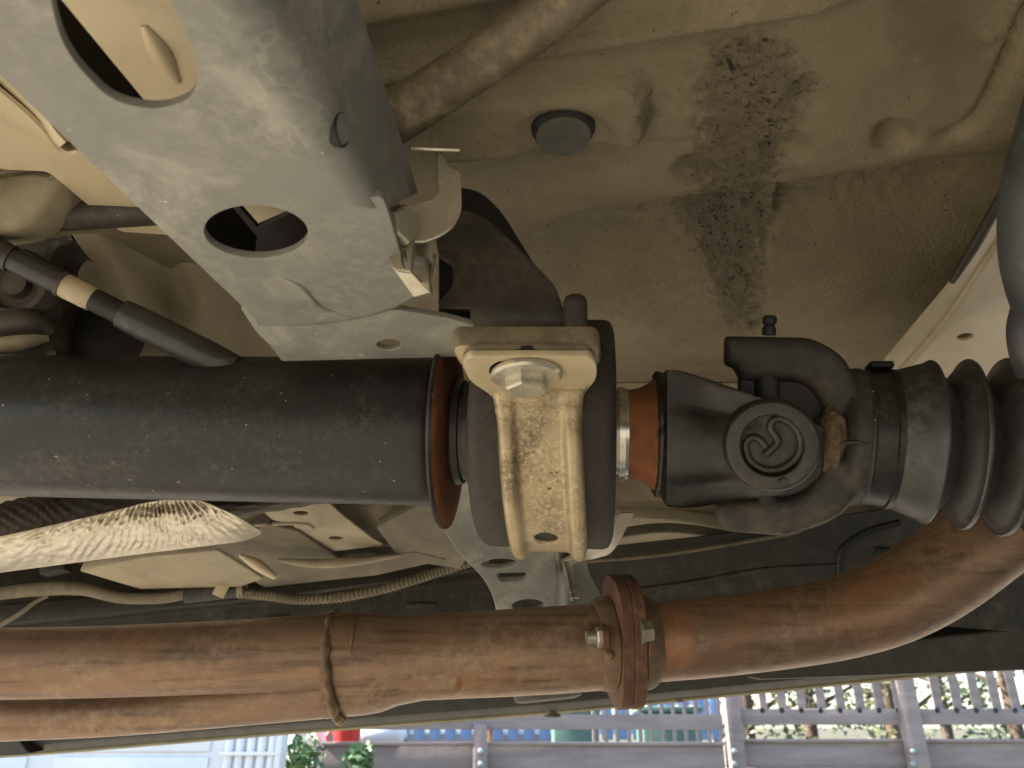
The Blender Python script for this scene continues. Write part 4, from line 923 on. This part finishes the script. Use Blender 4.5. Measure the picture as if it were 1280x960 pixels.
# ================================================================== BACKGROUND BEYOND THE VEHICLE
YF = 5.2
def fence(name, label, Y0, x0, x1, posts, rail_y, board_y, bal, bal_top, notch=True, lit=None):
    t = thing(name, label, 'fence', (PYY((x0+x1)/2, 930, Y0).x, Y0, 0))
    k = Y0/FPX/.94
    # board skirt: two boards with a joint
    yt = PYY(640, board_y, Y0).z
    xa, xb = PYY(x0, 930, Y0).x, PYY(x1, 930, Y0).x
    for i in range(3):
        zz = yt-.135*i-.065
        if zz < .02: break
        finish('board', box_bm(Vector(((xa+xb)/2, Y0+.03+.006*(i % 2), zz)), xb-xa, .025, .1345, None, .004), M['wood'], t)
    finish('cap_strip', box_bm(Vector(((xa+xb)/2, Y0+.02, yt+.010)), xb-xa, .06, .018, None, .004), M['wood'], t)
    zr0, zr1 = PYY(640, rail_y[1], Y0).z, PYY(640, rail_y[0], Y0).z
    finish('rail', box_bm(Vector(((xa+xb)/2, Y0-.01, (zr0+zr1)/2)), xb-xa, .04, zr1-zr0, None, .006), M['wood'], t)
    ztop = PYY(640, 770, Y0).z
    finish('top_rail', box_bm(Vector(((xa+xb)/2, Y0, ztop)), xb-xa, .09, .04, None, .006), M['wood'], t)
    for xp, wd, ytop in posts:
        pc = PYY(xp, 940, Y0); zt = PYY(xp, ytop, Y0).z
        pr_ = finish('post', box_bm(Vector((pc.x, Y0-.045, zt/2)), wd*k*.72, .07, zt, None, .008), M['wood'], t)
        for yy in (939, 955):
            q = PYY(xp, yy, Y0-.092); finish('coach_bolt', lathe_bm([(0, .017), (.006, .016), (.010, .011), (.012, .002)], q, (0, -1, 0), 16), M['bolt'], pr_)
    proto = None
    for xp in bal:
        c = PYY(xp, 875, Y0+.03)
        if proto is None:
            proto = finish('baluster', box_bm(Vector((c.x, Y0+.032, (zr0+ztop)/2)), .048, .03, ztop-zr0, None, .004), M['wood'], t, 30); x00 = c.x
        else:
            o = proto.copy(); COL.objects.link(o); o.parent = t; o.location = (c.x-x00, 0, 0)
        if notch:
            pass
    if notch:
        pn = None
        for xp in bal:
            q = PYY(xp, 888, Y0-.03)
            if pn is None: pn = finish('screw_recess', lathe_bm([(0, .016), (.003, .015), (.004, .008)], q, (0, -1, 0), 12), M['black'], t); q0 = q
            else:
                o = pn.copy(); COL.objects.link(o); o.parent = t; o.location = q-q0
    return t
bal = [953+24.3*i for i in range(16) if abs(953+24.3*i-1141) > 14]
fence('baluster_fence', 'brown wooden fence with close upright balusters behind the exhaust bend', YF, 906, 1330, [(918, 22, 770), (1141, 28, 770)], (886, 906), 928, bal, 830)
bal2 = [470+41*i for i in range(11)]
fence('plank_fence', 'brown plank fence with a plain rail left of the baluster fence', YF-.25, 402, 905, [(601, 20, 905)], (893, 912), 932, [], 830, False)
sp_ = thing('post_lit_edge', 'pale strip painted as the sunlit edge of the plank fence post', 'lit edge', PYY(615, 940, YF).copy())
pz = PYY(614, 904, YF); finish('lit_edge_strip', box_bm(Vector((pz.x, YF-.2, pz.z/2)), .03, .04, pz.z, None, .004), M['wood_light'], sp_)  # bright strip added; sunlight on the post edge put into its colour
# pickets of a lower fence behind the plank fence
pk = thing('picket_screen', 'thin brown picket screen standing behind the plank fence rail', 'fence', (PYY(760, 900, 6.6).x, 6.6, 0))
p0_ = None
for i in range(14):
    q = PYY(742+i*14.2, 890, 6.6); zt = PYY(742, 862, 6.6).z
    if p0_ is None: p0_ = finish('picket', box_bm(Vector((q.x, 6.6, zt/2)), .03, .025, zt, None, .003), M['wood'], pk); q0 = q
    else: o = p0_.copy(); COL.objects.link(o); o.parent = pk; o.location = (q.x-q0.x, 0, 0)
finish('picket_rail', box_bm(Vector((PYY(835, 890, 6.6).x, 6.63, PYY(640, 905, 6.6).z)), PYY(930, 890, 6.6).x-PYY(735, 890, 6.6).x, .03, .06, None, .004), M['wood'], pk)

# white panelled wall at the left
YW = 4.3
ww_ = thing('panelled_wall', 'white painted panelled wall with fluted end at the bottom left', 'wall', (PYY(150, 940, YW).x, YW, 0))
xa, xb = PYY(-260, 940, YW).x, PYY(352, 940, YW).x; ztp = 2.6
finish('wall_sheet', box_bm(Vector(((xa+xb)/2, YW+.06, ztp/2)), xb-xa, .1, ztp, None, .004), M['white'], ww_)
zk = PYY(150, 943, YW).z
pan_ = None
for xs_, xe_, z0, z1 in ((70, 262, zk+.012, 1.4), (70, 262, .06, zk-.012), (-230, 36, zk+.012, 1.4), (-230, 36, .06, zk-.012)):
    a, b = PYY(xs_, 940, YW).x, PYY(xe_, 940, YW).x
    finish('raised_panel', box_bm(Vector(((a+b)/2, YW+.004, (z0+z1)/2)), b-a, .016, z1-z0, None, .006), M['white'], ww_)
for i in range(5):
    q = PYY(286+i*13.5, 940, YW); finish('flute', lathe_bm([(0, .022), (2.3, .022)], Vector((q.x, YW+.005, .02)), (0, 0, 1), 16), M['white'], ww_)
a, b = PYY(276, 940, YW).x, PYY(350, 940, YW).x
finish('cross_moulding', box_bm(Vector(((a+b)/2, YW-.022, zk+.004)), b-a, .012, .018, None, .004), M['white'], ww_)
finish('corner_board', box_bm(Vector((PYY(349, 940, YW).x, YW-.006, ztp/2)), .03, .04, ztp, None, .004), M['white'], ww_)

# potted plants, red pot and odds and ends by the plank fence
def leafy(bm, c, rx, ry, rz, n, sz, seed):
    rnd = random.Random(seed)
    for _ in range(n):
        d_ = Vector((rnd.gauss(0, 1), rnd.gauss(0, 1), rnd.gauss(0, 1))).normalized()*rnd.random()**.45
        p = c+Vector((d_.x*rx, d_.y*ry, d_.z*rz)); a = Vector((rnd.gauss(0, 1), rnd.gauss(0, 1), rnd.gauss(0, .6))).normalized(); b = a.orthogonal().normalized(); b = (b+a.cross(b)*rnd.uniform(-1, 1)).normalized(); s = sz*rnd.uniform(.6, 1.3)
        vs = [bm.verts.new(p+a*s), bm.verts.new(p+b*s*.45+a*s*.1), bm.verts.new(p-a*s), bm.verts.new(p-b*s*.45+a*s*.1)]
        bm.faces.new(vs)
for nm, lb, x, y, rr, n, sd_ in (('potted_plant', 'bushy green potted plant beside the white wall corner', 381, 945, .14, 220, 1), ('potted_plant', 'smaller green potted plant right of the bushy one', 450, 946, .10, 150, 2)):
    c = PYY(x, y, 4.55); t = thing(nm, lb, 'plant', (c.x, c.y, 0))
    bm = bmesh.new(); leafy(bm, c+Vector((0, 0, .0)), rr*.85, rr, rr*.8, n, .03, sd_); finish('foliage', bm, M['leaf3'], t, 0)
    bm = bmesh.new(); r_ = random.Random(sd_)
    for k in range(7): tube_bm([Vector((c.x, c.y, .16)), c+Vector((r_.uniform(-rr, rr)*.7, r_.uniform(-rr, rr)*.5, r_.uniform(-.05, .08)))], [.006, .003], 6, 1, True, bm)
    finish('stems', bm, M['bark'], t, 40)
    finish('pot', lathe_bm([(0, .085), (.16, .11), (.165, .12), (.185, .12), (.185, .1), (.15, .095)], Vector((c.x, c.y, .004)), (0, 0, 1), 28), M['wood_light'], t, 40)
c = PYY(433, 921, 5.7); t = thing('red_bucket', 'red plastic bucket standing behind the plank fence', 'bucket', (c.x, c.y, 0))
finish('bucket_wall', lathe_bm([(-.07, .075), (.06, .095), (.062, .102), (.078, .102), (.078, .09), (-.05, .07)], c, (0, 0, 1), 32), M['redpot'], t, 40)
finish('handle', tube_bm([c+Vector((-.095, 0, .06)), c+Vector((-.13, -.02, .0)), c+Vector((-.10, -.03, -.05))], .008, 10, 6), M['redpot'], t, 40)
finish('shelf', box_bm(Vector((c.x, c.y, (c.z-.07)/2)), .26, .2, c.z-.075, None, .006), M['wood'], t)
c = PYY(381, 918, 5.9); t = thing('white_tub', 'white plastic tub standing left of the red bucket', 'tub', (c.x, c.y, 0))
finish('tub_wall', lathe_bm([(-.35, .14), (.06, .16), (.06, .165), (.075, .165), (.075, .14)], c, (0, 0, 1), 28), M['white_pl'], t, 40)
c = PYY(478, 918, 6.0); t = thing('white_canister', 'white canister right of the red bucket behind the fence', 'canister', (c.x, c.y, 0))
finish('canister_body', lathe_bm([(-.14, 0.001), (-.14, .07), (-.12, .08), (.12, .08), (.14, .065), (.16, .03), (.17, .03)], c, Vector((1, 0, .05)), 24), M['white_pl'], t, 40)
finish('stand', box_bm(Vector((c.x, c.y, (c.z-.08)/2)), .28, .16, c.z-.085, None, .006), M['wood'], t)
for i, (x, y, wpx, hpx) in enumerate(((718, 915, 48, 40), (835, 915, 62, 46))):
    Yb = 7.6; c = PYY(x, y, Yb); k = Yb/FPX/.95
    t = thing('wheelie_bin', ['green plastic bin behind the plank fence left of the posts', 'wider green plastic bin behind the fence below the exhaust flange'][i], 'bin', (c.x, c.y, 0))
    zt = c.z+hpx*.45*k
    finish('bin_body', box_bm(Vector((c.x, c.y, zt/2)), wpx*k, .45, zt-.02, None, .03), M['greenbin'], t)
    finish('bin_lid', box_bm(Vector((c.x, c.y-.01, zt+.012)), wpx*k*1.08, .5, .05, None, .02), M['greenbin'], t)
# blue framed play structure further back
Yb = 9.0
bl = thing('blue_screen', 'bright blue slatted screen far behind the plank fence', 'screen', (PYY(680, 900, Yb).x, Yb, 0))
pb = None
zt, zb = PYY(640, 872, Yb).z, PYY(640, 925, Yb).z
for i in range(21):
    q = PYY(505+19.5*i, 900, Yb)
    if pb is None: pb = finish('slat', box_bm(Vector((q.x, Yb, (zt+zb)/2)), .115, .02, zt-zb, None, .003), M['blue'], bl); q0 = q
    else: o = pb.copy(); COL.objects.link(o); o.parent = bl; o.location = (q.x-q0.x, 0, 0)
for zz in (zt-.05, zb+.08): finish('batten', box_bm(Vector((PYY(700, 900, Yb).x, Yb+.03, zz)), PYY(905, 900, Yb).x-PYY(495, 900, Yb).x, .03, .05, None, .003), M['white'], bl)
for xx in (505, 895): finish('support_post', box_bm(Vector((PYY(xx, 900, Yb).x, Yb+.08, zt/2)), .08, .08, zt, None, .004), M['wood'], bl)
# pale framed shed wall behind
sh_ = thing('garden_shed', 'grey timber shed standing behind the blue screen', 'shed', (-1.2, 12.5, 0))
finish('shed_wall', box_bm(Vector((-1.2, 12.5, 1.1)), 4.2, 1.6, 2.2, None, .01), M['wood'], sh_)
bm = bmesh.new(); pr_ = [(-2.4, 2.2), (0, 2.9), (2.4, 2.2), (2.4, 2.26), (0, 2.97), (-2.4, 2.26)]
V = [[bm.verts.new((-1.2+a, y_, b)) for a, b in pr_] for y_ in (11.5, 13.5)]
for k in range(6): bm.faces.new((V[0][k], V[0][(k+1) % 6], V[1][(k+1) % 6], V[1][k]))
bm.faces.new(V[0][::-1]); bm.faces.new(V[1]); finish('shed_roof', bm, M['rail'], sh_, 0)
# trees seen through the balusters
rt = random.Random(21)
labels = ['slim tree with loose olive leaves behind the left balusters', 'leafy green tree behind the fence post by the exhaust bend', 'olive tree with a forked trunk behind the right balusters', 'thin young tree far behind the baluster fence', 'dense green tree at the right end of the fence', 'tall sparse tree behind the shed']
for i, (x, Yt, hh, cr, mm) in enumerate(((930, 11.0, 3.6, 1.0, 'leaf2'), (1010, 12.5, 4.6, 1.4, 'leaf'), (1110, 10.5, 3.4, 1.1, 'leaf2'), (1180, 15.0, 5.0, 1.5, 'leaf'), (1265, 11.5, 4.2, 1.2, 'leaf'), (700, 17.0, 6.0, 2.0, 'leaf2'))):
    c = PYY(x, 905, Yt); t = thing('garden_tree', labels[i], 'tree', (c.x, Yt, 0))
    bm = tube_bm([Vector((c.x, Yt, -.05)), Vector((c.x+.05, Yt, hh*.3)), Vector((c.x-.04, Yt, hh*.6)), Vector((c.x, Yt, hh*.9))], [.11, .085, .06, .02], 12, 4)
    for k in range(7):
        a = k*2.4; z = hh*(.18+.09*k); tube_bm([Vector((c.x, Yt, z)), Vector((c.x+math.cos(a)*cr*.4, Yt+math.sin(a)*cr*.4, z+.25)), Vector((c.x+math.cos(a)*cr*.85, Yt+math.sin(a)*cr*.8, z+.6))], [.04, .028, .01], 8, 3, True, bm)
    finish('trunk', bm, M['bark'], t, 60)
    bm = bmesh.new()
    for k in range(46):
        a = rt.uniform(0, 6.28); z = hh*rt.uniform(.10, 1.0); q = cr*rt.uniform(.2, 1)*(1-.3*abs(z/hh-.5))
        leafy(bm, Vector((c.x+math.cos(a)*q, Yt+math.sin(a)*q, z)), .3, .3, .22, 42, .055, rt.randint(0, 9999))
    finish('crown', bm, M[mm], t, 0)
